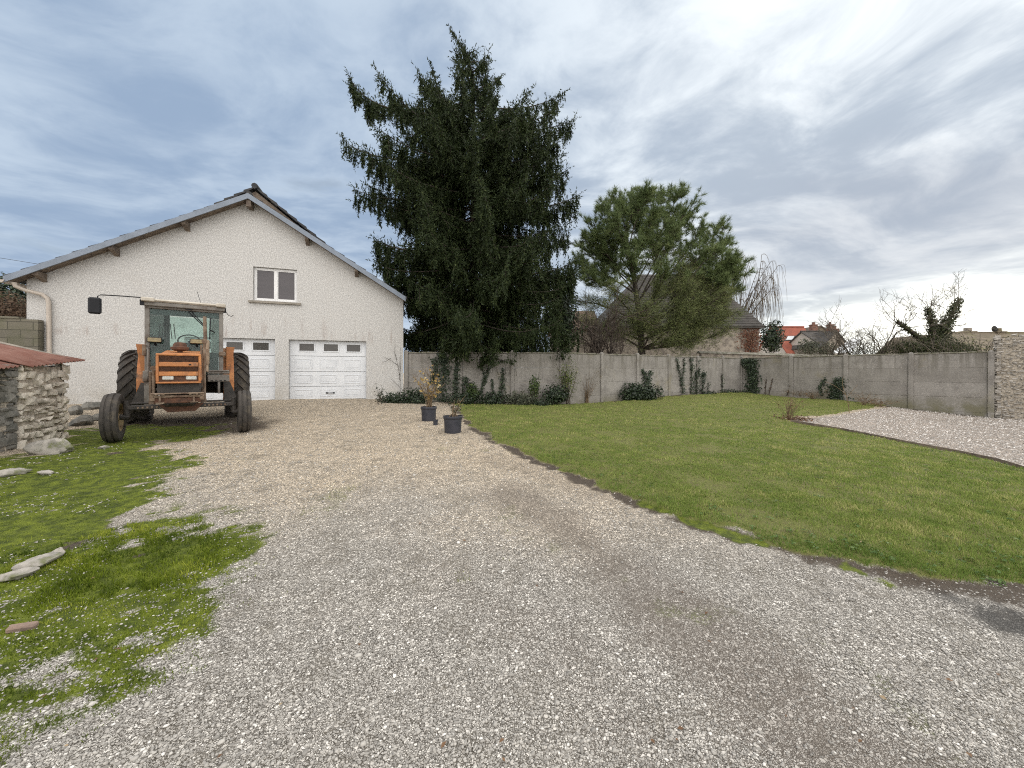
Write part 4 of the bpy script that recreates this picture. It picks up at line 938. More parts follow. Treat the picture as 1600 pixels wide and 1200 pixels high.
# mirror, aerial, lamp bracket
m_ = MB(); m_.tube([(-.68,1.32,2.6),(-.70,1.3,2.645),(-1.0,1.3,2.64),(-1.25,1.3,2.63),(-1.29,1.3,2.60),(-1.30,1.3,2.5)],.011,6); m_.box(-.72,-.66,1.29,1.35,2.5,2.62); ma = P('mirror_arm', m_, 'black_plastic')
o = P('mirror', MB().box(-1.415,-1.235,1.25,1.31,2.26,2.57,bev=.03), 'black_plastic', ma); o.rotation_euler = (0,0,0)
P('aerial', MB().tube([(.22,1.6,2.64),(.15,1.6,2.92)],.004,4).tube([(.63,1.4,2.53),(.69,1.38,2.43),(.74,1.38,2.41),(.78,1.38,2.44)],.007,5).box(.60,.65,1.36,1.42,2.48,2.58), 'black_plastic')
P('turn_lamp', MB().box(.52,.64,1.30,1.36,1.52,1.62,bev=.02), 'rusty_steel'); P('turn_lamp', MB().box(-.69,-.63,1.32,1.37,1.5,1.72,bev=.01), 'rusty_steel')
P('grab_rail', MB().tube([(-.62,1.28,1.0),(-.60,1.26,1.1),(-.60,1.26,1.62),(-.62,1.33,1.66)],.014,6), 'cab_paint')

# ------------------------------------------------------------------ spruce
SX, SY = -1.55, 15.5; SZ = g1(SX, SY)
spruce = thing('spruce_tree', (SX, SY, SZ), 'tall dark spruce with drooping branches towering over the fence beside the house', 'tree')
PH = [1.9,2.7,3.45,4.5,5.7,6.75,7.46,8.2,8.87,9.8,10.8,11.5,12.0,12.5,13.1,13.8,14.4,14.8]
PL = [1.4,2.9,3.3,3.4,3.7,3.8,3.7,4.0,4.1,4.2,4.0,3.3,2.0,1.15,.85,.65,.45,.2]
PR = [1.4,4.1,4.4,4.4,4.2,4.1,4.0,4.1,3.9,3.8,3.5,2.8,1.8,1.35,1.2,1.0,.5,.2]
rg = np.random.default_rng(11)
sp_paths = []
def trunk_x(z): return -.0 - .75*max(0, (z-13.2)/2.0)**1.6
for z in np.arange(2.0, 14.5, .31):
    nb = 6 if z < 11 else 5
    a0 = rg.random()*6.28
    for i in range(nb):
        az = a0 + i*6.283/nb + rg.normal(0, .25); zz = z + rg.normal(0, .12)
        c = math.cos(az); side = np.interp(zz, PH, PR if c > 0 else PL); avg = (np.interp(zz, PH, PR) + np.interp(zz, PH, PL))/2
        Ln = (abs(c)*side + (1-abs(c))*avg*.95) * (.55 + .5*rg.random()**.55)
        if zz < 3.4 and math.sin(az) < -.2: Ln = min(Ln, 2.6)
        up = np.interp(zz, [2, 6, 10, 11.6, 13, 14.5], [-.30, -.22, -.10, -.05, -.02, .1]) + rg.normal(0, .10); n = 12; t = np.linspace(0, 1, n)
        bend = rg.normal(0, .25); X = trunk_x(zz) + Ln*t*np.cos(az + bend*t); Y = Ln*t*np.sin(az + bend*t)
        Z = zz - SZ + Ln*(up*t - .10*t*(1-t) + .13*t**5)
        sp_paths.append((np.c_[X, Y, Z], Ln, False))
def sp_branch(px, py, dy, drop, f=.70):
    """long limb: runs out nearly level, then its tip turns up"""
    tip = at(px, py, SY+dy); zt = tip.z-SZ; z0 = zt - drop + .45; p0 = np.array([trunk_x(z0+SZ), 0, z0]); p2 = np.array([tip.x-SX, dy, zt]); mid = p0 + (p2-p0)*f; mid[2] = zt - drop - .15
    q = bez(p0, mid, p2, 18); sp_paths.append((q, float(np.linalg.norm(p2-p0)), True))
for a in ((545,116,-.3,1.75,.86),(568,150,.3,.9,.8),(535,216,-.4,1.0,.8),(553,294,-.2,.6,.75),(586,372,-.5,.6,.75),(590,398,.3,.5,.75),
          (882,144,-.3,.75,.6),(898,186,-.2,.6,.6),(872,222,.3,.6,.7),(888,264,-.2,.6,.7),(905,303,-.3,.7,.7),(889,360,.2,.6,.7),(893,410,-.4,.6,.7),(893,440,.3,.6,.7)): sp_branch(*a)
prim = list(sp_paths); curt = []
for q, Ln, special in prim:              # secondary branchlets hanging like curtains
    if Ln < 1.0: continue
    for k in range(int(Ln*3.8)):
        f = .22 + .74*rg.random(); i = min(int(f*(len(q)-1)), len(q)-2); p = q[i] + (q[i+1]-q[i])*(f*(len(q)-1)-i); d = unit(q[i+1]-q[i]); sd_v = np.array([-d[1], d[0], 0]); hl = rg.uniform(.25,.8)*min(1, Ln/2.6)
        e = p + d*rg.uniform(0,.35)*hl + sd_v*rg.normal(0,.35)*hl - np.array([0,0,1.])*hl; curt.append((bez(p, p + (e-p)*.4 + d*.15*hl + np.array([0,0,.12*hl]), e, 5), hl))
hts = np.linspace(-.2, 15.0-SZ, 26)
tp = np.c_[[trunk_x(h+SZ) for h in hts], np.zeros(26), hts]; tip = at(704, 46, SY); tp[-1] = [tip.x-SX, 0, tip.z-SZ]
branches('trunk', [tp] + [p for p, l, f in sp_paths], [np.linspace(.26, .015, 26)] + [np.linspace(.012+.009*l, .006, len(p)) for p, l, f in sp_paths], M['bark'], spruce, 5)
branches('twigs', [c for c, h in curt], [.007]*len(curt), M['bark'], spruce, 3)
tb, td, tl = [], [], []
sp_paths.append((tp[15:], 5.0, True))
for q, Ln, special in sp_paths + [(c, 1.1, False) for c, h in curt]:
    seg = np.linalg.norm(np.diff(q, axis=0), axis=1); cum = np.r_[0, np.cumsum(seg)]; tot = cum[-1]; m = max(5, int(tot/.085)); s = tot*(.10 + .9*(np.arange(m)+rg.random(m))/m); s = np.minimum(s, tot)
    Pp = np.stack([np.interp(s, cum, q[:,k]) for k in range(3)], -1); Dq = np.gradient(q, axis=0); Dp = np.stack([np.interp(s, cum, Dq[:,k]) for k in range(3)], -1); Dp /= np.linalg.norm(Dp, axis=1, keepdims=True)
    f = s/tot; sd = np.cross(Dp, [0,0,1.]); sd /= np.maximum(np.linalg.norm(sd, axis=1, keepdims=True), 1e-6)
    for rep in range(4):
        sg = np.where(rg.random(m) > .5, 1, -1)[:,None]
        if rep < 2: d = sd*sg*(.35+.7*rg.random((m,1))) + Dp*.5 + np.array([0,0,-1.])*(.25+1.3*rg.random((m,1))); ln = (.16 + .62*np.sqrt(np.maximum(1-f,0))*min(Ln/3.2,1))*rg.uniform(.5,1.1,m)
        else: d = sd*rg.normal(0,.22,(m,1)) + Dp*.15 + np.array([0,0,-1.]); ln = (.18 + .62*np.minimum(1, 1.25-f)*min(Ln/3,1))*rg.uniform(.35,1.2,m)
        tb.append(Pp); td.append(d/np.linalg.norm(d, axis=1, keepdims=True)); tl.append(ln)
    k = max(2, int(m*.55)); ii = rg.integers(int(m*.35), m, k); d = Dp[ii]*.5 + np.array([0,0,1.])*.9 + rg.normal(0,.35,(k,3)); tb.append(Pp[ii]); td.append(d/np.linalg.norm(d,axis=1,keepdims=True)); tl.append(rg.uniform(.14,.4,k))
    tb.append(q[-1:]); td.append(unit(q[-1]-q[-2])[None]); tl.append(np.array([.3]))
tb = np.concatenate(tb); td = np.concatenate(td); tl = np.concatenate(tl)
nn_ = np.maximum(4, (tl/.034).astype(int)); ix = np.repeat(np.arange(len(tb)), nn_); u = rg.random(len(ix))
Pn = tb[ix] + td[ix]*(tl[ix]*u)[:,None] + np.array([0,0,-.12])*((tl[ix]*u)**2)[:,None]
Dn = td[ix]*.8 + rg.normal(0, .55, (len(ix),3)); Dn /= np.linalg.norm(Dn, axis=1, keepdims=True)
wx, wy, wz = Pn[:,0]+SX, Pn[:,1]+SY, Pn[:,2]+SZ
hx = (wx-HOUSE[0])*math.cos(HA) + (wy-HOUSE[1])*math.sin(HA); hy = -(wx-HOUSE[0])*math.sin(HA) + (wy-HOUSE[1])*math.cos(HA)
ok = ~((hx < XR+.05) & (hy > -.1) & (wz < ZA - .613*np.abs(hx-XA) + .1)) & ~((wz < 2.36) & (np.abs(wy-13.95-.088*(wx+2)) < .12)) & (wz > 1.62 + .5*fbm(wx, wy, 2.2, 4, 2))
Pn, Dn, ix = Pn[ok], Dn[ok], ix[ok]
rt = np.clip(rg.random(len(tb))*.75 + .1, 0, 1)
needles('crown', Pn, Dn, rg.uniform(.06,.125,len(Pn)), rg.uniform(.026,.048,len(Pn)), np.clip(rt[ix] + rg.normal(0,.12,len(ix)), 0, 1), M['spruce'], spruce)

# ------------------------------------------------------------------ umbrella shaped pine behind the fence
PX, PY = 7.0, 20.5; PZ = g1(PX, PY); pine = thing('pine_tree', (PX, PY, PZ), 'broad round-topped pine with fanned bare limbs behind the back fence', 'tree')
rg = np.random.default_rng(5)
def rel(px, py, dy): v = at(px, py, PY+dy); return np.array([v.x-PX, dy, v.z-PZ])
limbs = []; rads = []; tips = []; low = []
stem = bez(rel(1003,560,0), rel(1000,470,0), rel(978,372,0), 14); limbs.append(stem); rads.append(np.linspace(.2, .08, 14)); stem2 = bez(stem[-1], rel(980,330,0), rel(1012,312,.2), 8); limbs.append(stem2); rads.append(np.linspace(.08,.03,8))
main = []
for tx, ty, dy, st in [(922,350,-.6,.75),(940,325,.8,.8),(965,312,-1.2,.9),(985,305,1,.95),(915,392,.5,.62),(910,430,-.8,.5),(1010,304,-.8,.95),(1035,303,.9,.8),(1060,305,-.6,.62),(1082,318,.4,.5),(1070,330,-1.6,.5),
                       (1100,352,.7,.4),(1128,352,-.3,.34),(1142,375,.5,.3),(1152,400,-.6,.25),(1120,390,-1.4,.3),(1146,430,.3,.2),(1138,470,-.5,.15),(1120,500,-.8,.12),(1153,425,-1,.22),(1150,452,.6,.18),(1146,490,-.4,.12),(1135,455,-1.6,.18),(1110,460,1,.22),(1100,525,-1.2,.08),(1060,525,-1.8,.1),(1030,505,-2,.14),(985,500,-1.6,.2),(950,520,-1,.14),(905,410,-.2,.55),(918,372,-.9,.68),(1146,410,-.9,.24),(900,470,.4,.35),(905,505,-.6,.2),(960,350,-1.9,.75),(1020,340,-2.0,.7),(1000,330,2,.8),(1050,350,2,.6),(1095,410,1.8,.4),(940,400,2,.6),(1085,440,-2,.25),(985,400,-2.2,.6),(1040,420,-2.4,.35),(1130,520,.3,.08),(960,460,-2,.3),(1075,490,-2,.15),(1010,480,-2.3,.2)]:
    p0 = stem[int(st*13)]; p2 = rel(tx, ty, dy); mid = p0*.45 + p2*.55 + np.array([0,0,-.35]) + rg.normal(0,.12,3)
    if tx < 975: mid = p0*.5 + p2*.5 + np.array([.1,0,.25])
    q = bez(p0, mid, p2, 14); q[3:-2] += np.cumsum(rg.normal(0,.02,(9,3)),0); limbs.append(q); rads.append(np.linspace(.058*(1.1-st*.5), .012, 14)); main.append((q, ty, tx))
main += [(stem2, 300, 1000)]
for q, ty, tx in main:
    Lq = np.linalg.norm(q[-1]-q[0]); nb = int(9 + Lq*5.0)
    for b in range(nb):
        f = .34 + .66*rg.random(); i = min(int(f*13*len(q)/14), len(q)-2); p = q[i]; d = unit(q[i+1]-q[i])
        d2 = unit(d*.9 + rg.normal(0,.62,3) + np.array([0,0,.28])); ln = rg.uniform(.45,1.25)*(1.15-f*.5); e = p + d2*ln; c = bez(p, p + d*ln*.5, e, 5); limbs.append(c); rads.append(np.linspace(.016,.006,5))
        for k in range(4):
            g = c[rg.integers(1,5)]; d3 = unit(d2 + rg.normal(0,.7,3) + np.array([0,0,.3])); e3 = g + d3*rg.uniform(.2,.5); limbs.append(np.array([g,(g+e3)/2+rg.normal(0,.02,3),e3])); rads.append(.005); (tips if f > .45 else low).append((e3, d3)); 
        tips.append((e, d2))
    tips.append((q[-1], unit(q[-1]-q[-2])))
branches('trunk', limbs[:2] + [l for l in limbs[2:2+47]], rads[:49], M['bark'], pine, 6)
branches('limbs', limbs[49:], rads[49:], M['twig'], pine, 3)
TP = np.array([t[0] for t in tips + low]); TD = np.array([t[1] for t in tips + low])
zz = TP[:,2]; hgt = (zz + PZ); cxr = TP[:,0]
ctr = np.array([rel(1030,440,0)[0], 0, rel(1030,440,0)[2]]); rel_r = np.linalg.norm((TP-ctr)/np.array([4.3,3.0,4.9]), axis=1)
topness = sstep(.42, .78, rel_r + .05*(TP[:,2]-ctr[2])) * sstep(rel(0,475,0)[2], rel(0,415,0)[2], TP[:,2] + np.minimum(0, 1.2*(ctr[0]-TP[:,0]))*.0)
cnt = np.where(topness > .3, 52, np.where(hgt < 7.2, 27, 26)).astype(int); ix = np.repeat(np.arange(len(TP)), cnt); D = TD[ix]*.55 + rg.normal(0,.6,(len(ix),3)) + np.array([0,0,.25]); D /= np.linalg.norm(D,axis=1,keepdims=True)
Ps = TP[ix] - TD[ix]*(rg.random(len(ix))*.22)[:,None]; tn = topness[ix] > .3; rn = np.clip(rg.random(len(TP))[ix]*.7 + rg.normal(.1,.15,len(ix)), 0, 1)
needles('crown', Ps[tn], D[tn], rg.uniform(.16,.34,tn.sum()), rg.uniform(.012,.022,tn.sum()), rn[tn], M['pine'], pine)
D2 = D[~tn]*np.array([1,1,.6]); needles('lower_foliage', Ps[~tn] + rg.normal(0,.1,(int((~tn).sum()),3)), D2, rg.uniform(.1,.26,(~tn).sum()), rg.uniform(.012,.02,(~tn).sum()), rn[~tn], M['pine_old'], pine)

# bare trees -------------------------------------------------------
def base_at(px, Y): x = (px-800)/F*Y; return (x, Y, g1(x, Y))
b0 = base_at(945, 17.5)
bare_tree('bare_tree', b0, [((-.25,0,1),2.6,.07),((.2,.1,1),2.8,.08),((-.05,-.1,1),3.2,.07),((.45,0,1),2.2,.05),((-.5,.1,1),2.0,.05)], dict(wob=.11,up=.05,max=4,n=[6,5,4,3],ang=.62,ls=.52,rs=.5,rmin=.006,first=.25), 'leafless twiggy tree between the spruce and the pine behind the fence', 'tree')
b0 = base_at(1346, 19.6)
bare_tree('bare_tree', b0, [((-.32,0,1),2.9,.055),((.05,.1,1),3.1,.06),((.35,-.1,1),3.0,.055),((.75,0,1),2.6,.045),((-.65,.1,1),2.1,.04),((.0,-.2,1),3.6,.04)], dict(wob=.12,up=.05,max=4,n=[6,5,4,3],ang=.72,ls=.52,rs=.48,rmin=.0045,first=.3), 'small many-stemmed bare tree above the right fence, left of the ivy-clad one', 'tree', 'bark_pale', 'bark')
# weeping willow
WXY = base_at(1146, 33); willow = thing('weeping_willow', WXY, 'bare weeping willow with hanging yellowish twigs beyond the barn', 'tree'); rg = np.random.default_rng(3); arms = []; ar_r = []; tw = []
def relw(px, py, dy=0): v = at(px, py, 33+dy); return np.array([v.x-WXY[0], dy, v.z-WXY[2]])
tr_ = np.array([[0,0,-.2],[.1,0,2],[.0,0,4.2]])
for px, py, dy in ((1172,405,0),(1190,398,1),(1205,408,-.5),(1216,415,.4),(1160,400,-1),(1200,430,-1),(1185,420,1.5),(1150,395,0),(1140,410,1),(1212,445,.5)):
    e = relw(px, py, dy); q = bez(tr_[-1]+rg.normal(0,.2,3), e*.5+tr_[-1]*.5+np.array([rg.normal(-.2,.5),0,rg.uniform(.1,1.1)]), e, 12); arms.append(q); ar_r.append(np.linspace(.06,.015,12))
    for k in range(44):
        p = q[rg.integers(2,12)]; out = unit(np.array([p[0]-tr_[-1][0]+rg.normal(0,.8), rg.normal(0,.8), 0]))*rg.uniform(.2,.9); ln = rg.uniform(.6,4.0); t = np.linspace(0,1,9)[:,None]
        w_ = p + out*np.sqrt(t) + np.array([0,0,.5])*t*(1-t)*2 - np.array([0,0,1.])*ln*t**1.6 + np.cumsum(rg.normal(0,.03,(9,3)),0)*t; w_ = w_[w_[:,2] > .8]; tw.append(w_)
branches('trunk', [tr_]+arms, [np.array([.3,.25,.2])]+ar_r, M['bark'], willow, 6); branches('twigs', [t for t in tw if len(t) > 2], [.010]*sum(len(t) > 2 for t in tw), M['twig_willow'], willow, 3)
# ivy-clad tree
IV = base_at(1462, 18.0); ivt = thing('ivy_clad_tree', IV, 'pollarded bare tree with stems wrapped in ivy above the right fence', 'tree'); rg = np.random.default_rng(9)
def reli(px, py, dy=0): v = at(px, py, 18+dy); return np.array([v.x-IV[0], dy, v.z-IV[2]])
st_ = [bez(reli(1462,545),reli(1458,510),reli(1450,482),8), bez(reli(1464,545),reli(1478,510),reli(1498,468,.2),8), bez(reli(1460,548),reli(1440,528,-.2),reli(1402,503,-.3),8), bez(reli(1466,540),reli(1470,520,.3),reli(1474,500,.4),6)]
branches('trunk', st_, [np.linspace(.13,.06,len(s)) for s in st_], M['bark'], ivt, 6); out = []
cfg = dict(wob=.16,up=.04,max=2,n=[4,4,2],ang=.6,ls=.55,rs=.55,rmin=.006,first=.3)
for s, n_ in zip(st_, (9,10,5,3)):
    for k in range(n_):
        i = rg.integers(3, len(s)); d = unit(unit(s[-1]-s[-2]) + rg.normal(0,.6,3)); grow(s[i], d, rg.uniform(.6,1.35), .013, 0, cfg, out)
branches('twigs', [o[0] for o in out], [o[1] for o in out], M['bark_pale'], ivt, 3)
Pl = []; Nl = []
for s, r_, n_ in zip(st_, ((.34,.16),(.4,.2),(.26,.12),(.42,.3)), (1300,1700,700,900)):
    f = rg.random(n_); i = f*(len(s)-1); c = np.stack([np.interp(i, np.arange(len(s)), s[:,k]) for k in range(3)], -1); d = rg.normal(size=(n_,3)); d /= np.linalg.norm(d,axis=1,keepdims=True); R = (r_[0]*(1-f)+r_[1]*f)*(.6+.5*rg.random(n_)); Pl.append(c+d*R[:,None]); Nl.append(d)
for (px,py,rx,rz) in ((1470,540,.9,.5),(1425,545,.8,.45),(1500,548,.8,.4)):
    p, d = leafcloud(1100, reli(px,py), (rx,.6,rz)); Pl.append(p); Nl.append(d)
Pl = np.concatenate(Pl); leaf_quads('ivy', Pl, np.concatenate(Nl), rg.uniform(.06,.12,len(Pl)), rg.random(len(Pl)), M['hedge'], ivt)

# generic leafy bushes ----------------------------------------------
def bush(name, c, r, n, ls, mat, label, cat='shrub', stems=7, shell=.35, stemmat='twig'):
    root = thing(name, (c[0], c[1], g1(c[0], c[1])), label, cat); zc = c[2]-g1(c[0], c[1])
    P_, d = leafcloud(n, (0,0,zc), r, shell); ok = P_[:,2] > .0; leaf_quads('foliage', P_[ok], d[ok] + RNG.normal(0,.5,(ok.sum(),3)), RNG.uniform(ls*.6, ls*1.3, ok.sum()), RNG.random(ok.sum()), M[mat], root)
    ps = [bez((RNG.normal(0,.06),RNG.normal(0,.06),-.05),(RNG.normal(0,r[0]*.3),RNG.normal(0,r[1]*.3),zc*.8),(RNG.normal(0,r[0]*.5),RNG.normal(0,r[1]*.5),zc+r[2]*RNG.uniform(.2,.95)),7) for k in range(stems)]
    branches('stems', ps, [np.linspace(.014,.004,7)*max(1,r[2]*1.0)]*len(ps), M[stemmat], root, 4); return root
def bush_px(name, px, ytop, ybot, wpx, Y, n, ls, mat, label, cat='shrub', depth=None, **k):
    zt, zb = EYE+(HZ-ytop)/F*Y, EYE+(HZ-ybot)/F*Y; rx = wpx/2/F*Y; return bush(name, ((px-800)/F*Y, Y, (zt+zb)/2), (rx, depth or rx*.8, (zt-zb)/2), n, ls, mat, label, cat, **k)
bush_px('round_bush', 1206, 500, 556, 38, 30, 1500, .2, 'ivy', 'dark round evergreen bush between the barn and the red-roofed house', stems=4)
bush_px('shrub', 1262, 528, 560, 34, 26, 900, .12, 'shrub_grey', 'grey-green twiggy shrub over the fence in front of the red-roofed house')
bush_px('shrub', 1290, 533, 560, 34, 26, 800, .12, 'shrub_grey', 'low grey shrub over the fence in front of the grey-roofed house')
hd = thing('overgrown_hedge', base_at(1430, 18.4), 'long low bramble hedge showing just over the right fence', 'hedge'); Pl = []; Nl = []; tw = []
for px, yt, Yd in [(1325,540,19.4),(1345,534,19.0),(1370,532,18.6),(1395,531,18.2),(1420,530,17.8),(1445,529,17.3),(1470,528,16.8),(1495,529,16.3),(1515,533,15.9),(1535,537,15.6),(1552,540,15.2)]:
    Yb = Yd + .4; c = at(px, 560, Yb); zt = EYE+(HZ-yt)/F*Yb; p, d = leafcloud(1300, (c.x-hd.location.x, c.y-hd.location.y, 1.2), (.85,.7,zt-1.2-hd.location.z+.1), .6); Pl.append(p); Nl.append(d)
    for k in range(14):
        s0 = np.array([c.x-hd.location.x+RNG.normal(0,.4), c.y-hd.location.y, .8]); e0 = s0+np.array([RNG.normal(0,.8),RNG.normal(0,.4),zt-.8+RNG.uniform(-.2,.35)-hd.location.z]); tw.append(bez(s0,(s0+e0)/2+np.array([RNG.normal(0,.3),0,.7]),e0,8))
Pl = np.concatenate(Pl); leaf_quads('foliage', Pl, np.concatenate(Nl)+RNG.normal(0,.5,Pl.shape), RNG.uniform(.05,.1,len(Pl)), RNG.random(len(Pl)), M['hedge'], hd); branches('stems', tw, [.008]*len(tw), M['bark_pale'], hd, 3)
# dark evergreen mass low behind the spruce
bush_px('evergreen_shrub', 878, 425, 560, 52, 17.2, 5200, .13, 'ivy', 'dark evergreen shrub behind the fence at the right foot of the spruce', depth=1.0, stems=8)
# trees beyond the block wall, left
bush_px('dark_conifer', 6, 428, 520, 96, 19, 5200, .17, 'ivy', 'dark evergreen tree at the left edge behind the block wall', 'tree', stems=6)
bush_px('dry_hedge', 14, 456, 530, 70, 15.5, 3200, .09, 'brown_hedge', 'brown dried hedge above the block wall at left', 'hedge')

# ------------------------------------------------------------------ neighbours' buildings
def quad_roof(mb, p, th=.1, m=0):
    n = (Vector(p[1])-Vector(p[0])).cross(Vector(p[3])-Vector(p[0])).normalized()
    if n.z < 0: n = -n
    mb.hexa([tuple(Vector(q)-n*th) for q in p] + [tuple(q) for q in p], m)
# barn: hipped roof
B0 = (6.1, 26.0); barn = thing('stone_barn', (B0[0], B0[1], .4), 'old rubble stone barn with a dark hipped roof behind the pine', 'barn')
bw_, bd_ = 10.6, 7.0; ze = 4.2; zr = 8.6; rx0, rx1 = 3.6, 8.6
MB().box(0, bw_, 0, bd_, -.6, ze).build('wall', M['stone_far'], barn)
r = MB(); o_ = .22; E4 = [(-o_,-o_,ze),(bw_+o_,-o_,ze),(bw_+o_,bd_+o_,ze),(-o_,bd_+o_,ze)]; R2 = [(rx0,bd_/2,zr),(rx1,bd_/2,zr)]; zb_ = ze-.12
r.add(E4 + R2 + [(x,y,zb_) for x,y,z in E4], [(0,1,5,4),(1,2,5),(2,3,4,5),(3,0,4),(0,6,7,1),(1,7,8,2),(2,8,9,3),(3,9,6,0),(9,8,7,6)])
nrow = 24
for i in range(nrow):       # tile courses standing a little proud on the two slopes one can see
    f0, f1 = i/nrow, (i+1)/nrow+.004
    a0 = [np.array(E4[0])*(1-f0)+np.array(R2[0])*f0, np.array(E4[1])*(1-f0)+np.array(R2[1])*f0, np.array(E4[1])*(1-f1)+np.array(R2[1])*f1, np.array(E4[0])*(1-f1)+np.array(R2[0])*f1]
    r.add([tuple(a0[0]+[0,-.02,.05]),tuple(a0[1]+[0,-.02,.05]),tuple(a0[2]+[0,0,.008]),tuple(a0[3]+[0,0,.008]),tuple(a0[0]+[0,-.02,.0]),tuple(a0[1]+[0,-.02,0])], [(0,1,2,3),(4,5,1,0)])
r.build('roof', M['slate'], barn)
p_, d_2 = [], []
for px, py in [(1169,520),(1174,530),(1168,540),(1180,515),(1182,530),(1172,545),(1180,542),(1160,528)]:
    v = at(px, py, 25.93); p_.append((v.x-0, v.y, v.z))
rc = thing('red_creeper', (16.1, 25.95, .4), 'rusty red creeper climbing the right corner of the barn wall', 'climber'); n_ = 750; cc = np.array(p_)[RNG.integers(0,8,n_)] + np.c_[RNG.normal(0,.22,n_), -np.abs(RNG.normal(0,.05,n_)), RNG.normal(0,.35,n_)]; cc = cc[(cc[:,0] < 16.75) & (cc[:,2] < 4.5)]
leaf_quads('foliage', cc - np.array([16.1,25.95,.4]), np.c_[RNG.normal(0,.3,len(cc)), -np.ones(len(cc)), RNG.normal(0,.3,len(cc))], RNG.uniform(.07,.14,len(cc)), RNG.random(len(cc)), M['creeper'], rc)
branches('stems', [np.array([(.1*k-.3,-.03,.0),(.08*k-.25,-.03,1.8),(RNG.normal(0,.3),-.03,3.7)]) for k in range(6)], [.02]*6, M['bark'], rc, 4)
lwg = thing('brown_roofed_house', (3.2, 27.5, .4), 'low house with a brown tiled roof half hidden by the spruce', 'house'); MB().box(0,3.0,0,5,-.6,4.3).build('wall', M['stone_far'], lwg)
r = MB(); quad_roof(r, [(-.2,-.2,4.2),(3.2,-.2,4.2),(3.2,2.5,5.9),(-.2,2.5,5.9)]); quad_roof(r, [(-.2,5.2,4.2),(3.2,5.2,4.2),(3.2,2.5,5.9),(-.2,2.5,5.9)]); r.build('roof', M['brown_tile'], lwg)
# low wall with tiled coping over the fence corner
v0, v1 = at(1096, 549, 21.6), at(1330, 556, 21.2); nb = thing('boundary_wall', (v0.x, v0.y, 0), 'old stone boundary wall with tile coping just above the fence corner', 'wall', math.atan2(v1.y-v0.y, v1.x-v0.x)); ln = (v1-v0).length
MB().hexa([(0,0,0),(ln,0,0),(ln,.35,0),(0,.35,0),(0,0,v0.z-.1),(ln,0,v1.z-.1),(ln,.35,v1.z-.1),(0,.35,v0.z-.1)]).build('masonry', M['stone_far'], nb)
MB().hexa([(-.1,-.1,v0.z-.1),(ln+.1,-.1,v1.z-.1),(ln+.1,.45,v1.z-.1),(-.1,.45,v0.z-.1),(-.1,.12,v0.z+.03),(ln+.1,.12,v1.z+.03),(ln+.1,.25,v1.z+.03),(-.1,.25,v0.z+.03)]).build('coping', M['coping'], nb)
def gable_house(name, x0, x1, Y, dep, ze, zr, label, rm, wm, ridge='x', base=.35):
    """ridge x: long side to the viewer; ridge y: gable to the viewer"""
    h = thing(name, (x0, Y, base), label, 'house'); W_ = x1-x0; ze -= base; zr -= base; w = MB(); o = .2
    if ridge == 'y':
        w.add([(0,0,-.5),(W_,0,-.5),(W_,0,ze),(W_/2,0,zr-.05),(0,0,ze),(0,dep,-.5),(W_,dep,-.5),(W_,dep,ze),(W_/2,dep,zr-.05),(0,dep,ze)], [(0,1,2,3,4),(9,8,7,6,5),(1,6,7,2),(0,4,9,5)])
        r = MB(); quad_roof(r, [(-.15,-o,ze-.1),(W_/2,-o,zr),(W_/2,dep,zr),(-.15,dep,ze-.1)]); quad_roof(r, [(W_/2,-o,zr),(W_+.15,-o,ze-.1),(W_+.15,dep,ze-.1),(W_/2,dep,zr)])
    else:
        w.add([(0,0,-.5),(0,0,ze),(0,dep/2,zr-.05),(0,dep,ze),(0,dep,-.5),(W_,0,-.5),(W_,0,ze),(W_,dep/2,zr-.05),(W_,dep,ze),(W_,dep,-.5)], [(0,1,2,3,4),(9,8,7,6,5),(0,5,6,1),(4,3,8,9)])
        r = MB(); quad_roof(r, [(-o,-.15,ze-.1),(W_+o,-.15,ze-.1),(W_+o,dep/2,zr),(-o,dep/2,zr)]); quad_roof(r, [(-o,dep+.15,ze-.1),(W_+o,dep+.15,ze-.1),(W_+o,dep/2,zr),(-o,dep/2,zr)])
        r.tube([(-o,dep/2,zr+.02),(W_+o,dep/2,zr+.02)], .12, 6)
    w.build('wall', M[wm], h); ro = r.build('roof', M[rm], h); return h, ro
def chimney(ro, par, px, ytop, Y, w_, h_, mat='brick'):
    v = at(px, ytop, Y); x, y, z = v.x-par.location.x, v.y-par.location.y, v.z-par.location.z; m_ = MB(); m_.box(x-w_/2,x+w_/2,y-.3,y+.3,z-h_,z-.35); m_.box(x-w_/2-.06,x+w_/2+.06,y-.36,y+.36,z-.42,z-.32); m_.tube([(x,y,z-.33),(x,y,z)],w_*.28,8); m_.build('chimney', M[mat], ro)
Yh = 50; xa = (1217-800)/F*Yh; xb = (1272-800)/F*(Yh-.5)
rh, ro = gable_house('red_roofed_house', xa, xb, Yh-2, 7, EYE+(HZ-556)/F*(Yh-2), EYE+(HZ-511)/F*(Yh+1.5), 'house with a bright orange-red tiled roof and a skylight beyond the fence', 'red_tile', 'pale_render')
k0 = at(1227,536,49.0); zr_ = EYE+(HZ-511)/F*51.5; ze_ = EYE+(HZ-556)/F*48; sl = (zr_-ze_+.1)/3.65
def on_roof(px, py):
    best = min(np.linspace(0,3.5,200), key=lambda d: abs(EYE+(HZ-py)/F*(Yh-2+d) - (ze_-.1+sl*(d+.15)))); v = at(px, py, Yh-2+best); return (v.x-rh.location.x, v.y-rh.location.y, v.z-rh.location.z+.06)
sk = [on_roof(1226,533), on_roof(1239,533), on_roof(1243,525.5), on_roof(1230,525.5)]; m_ = MB(); quad_roof(m_, sk, .12); fr = m_.build('skylight', M['slate'], ro)
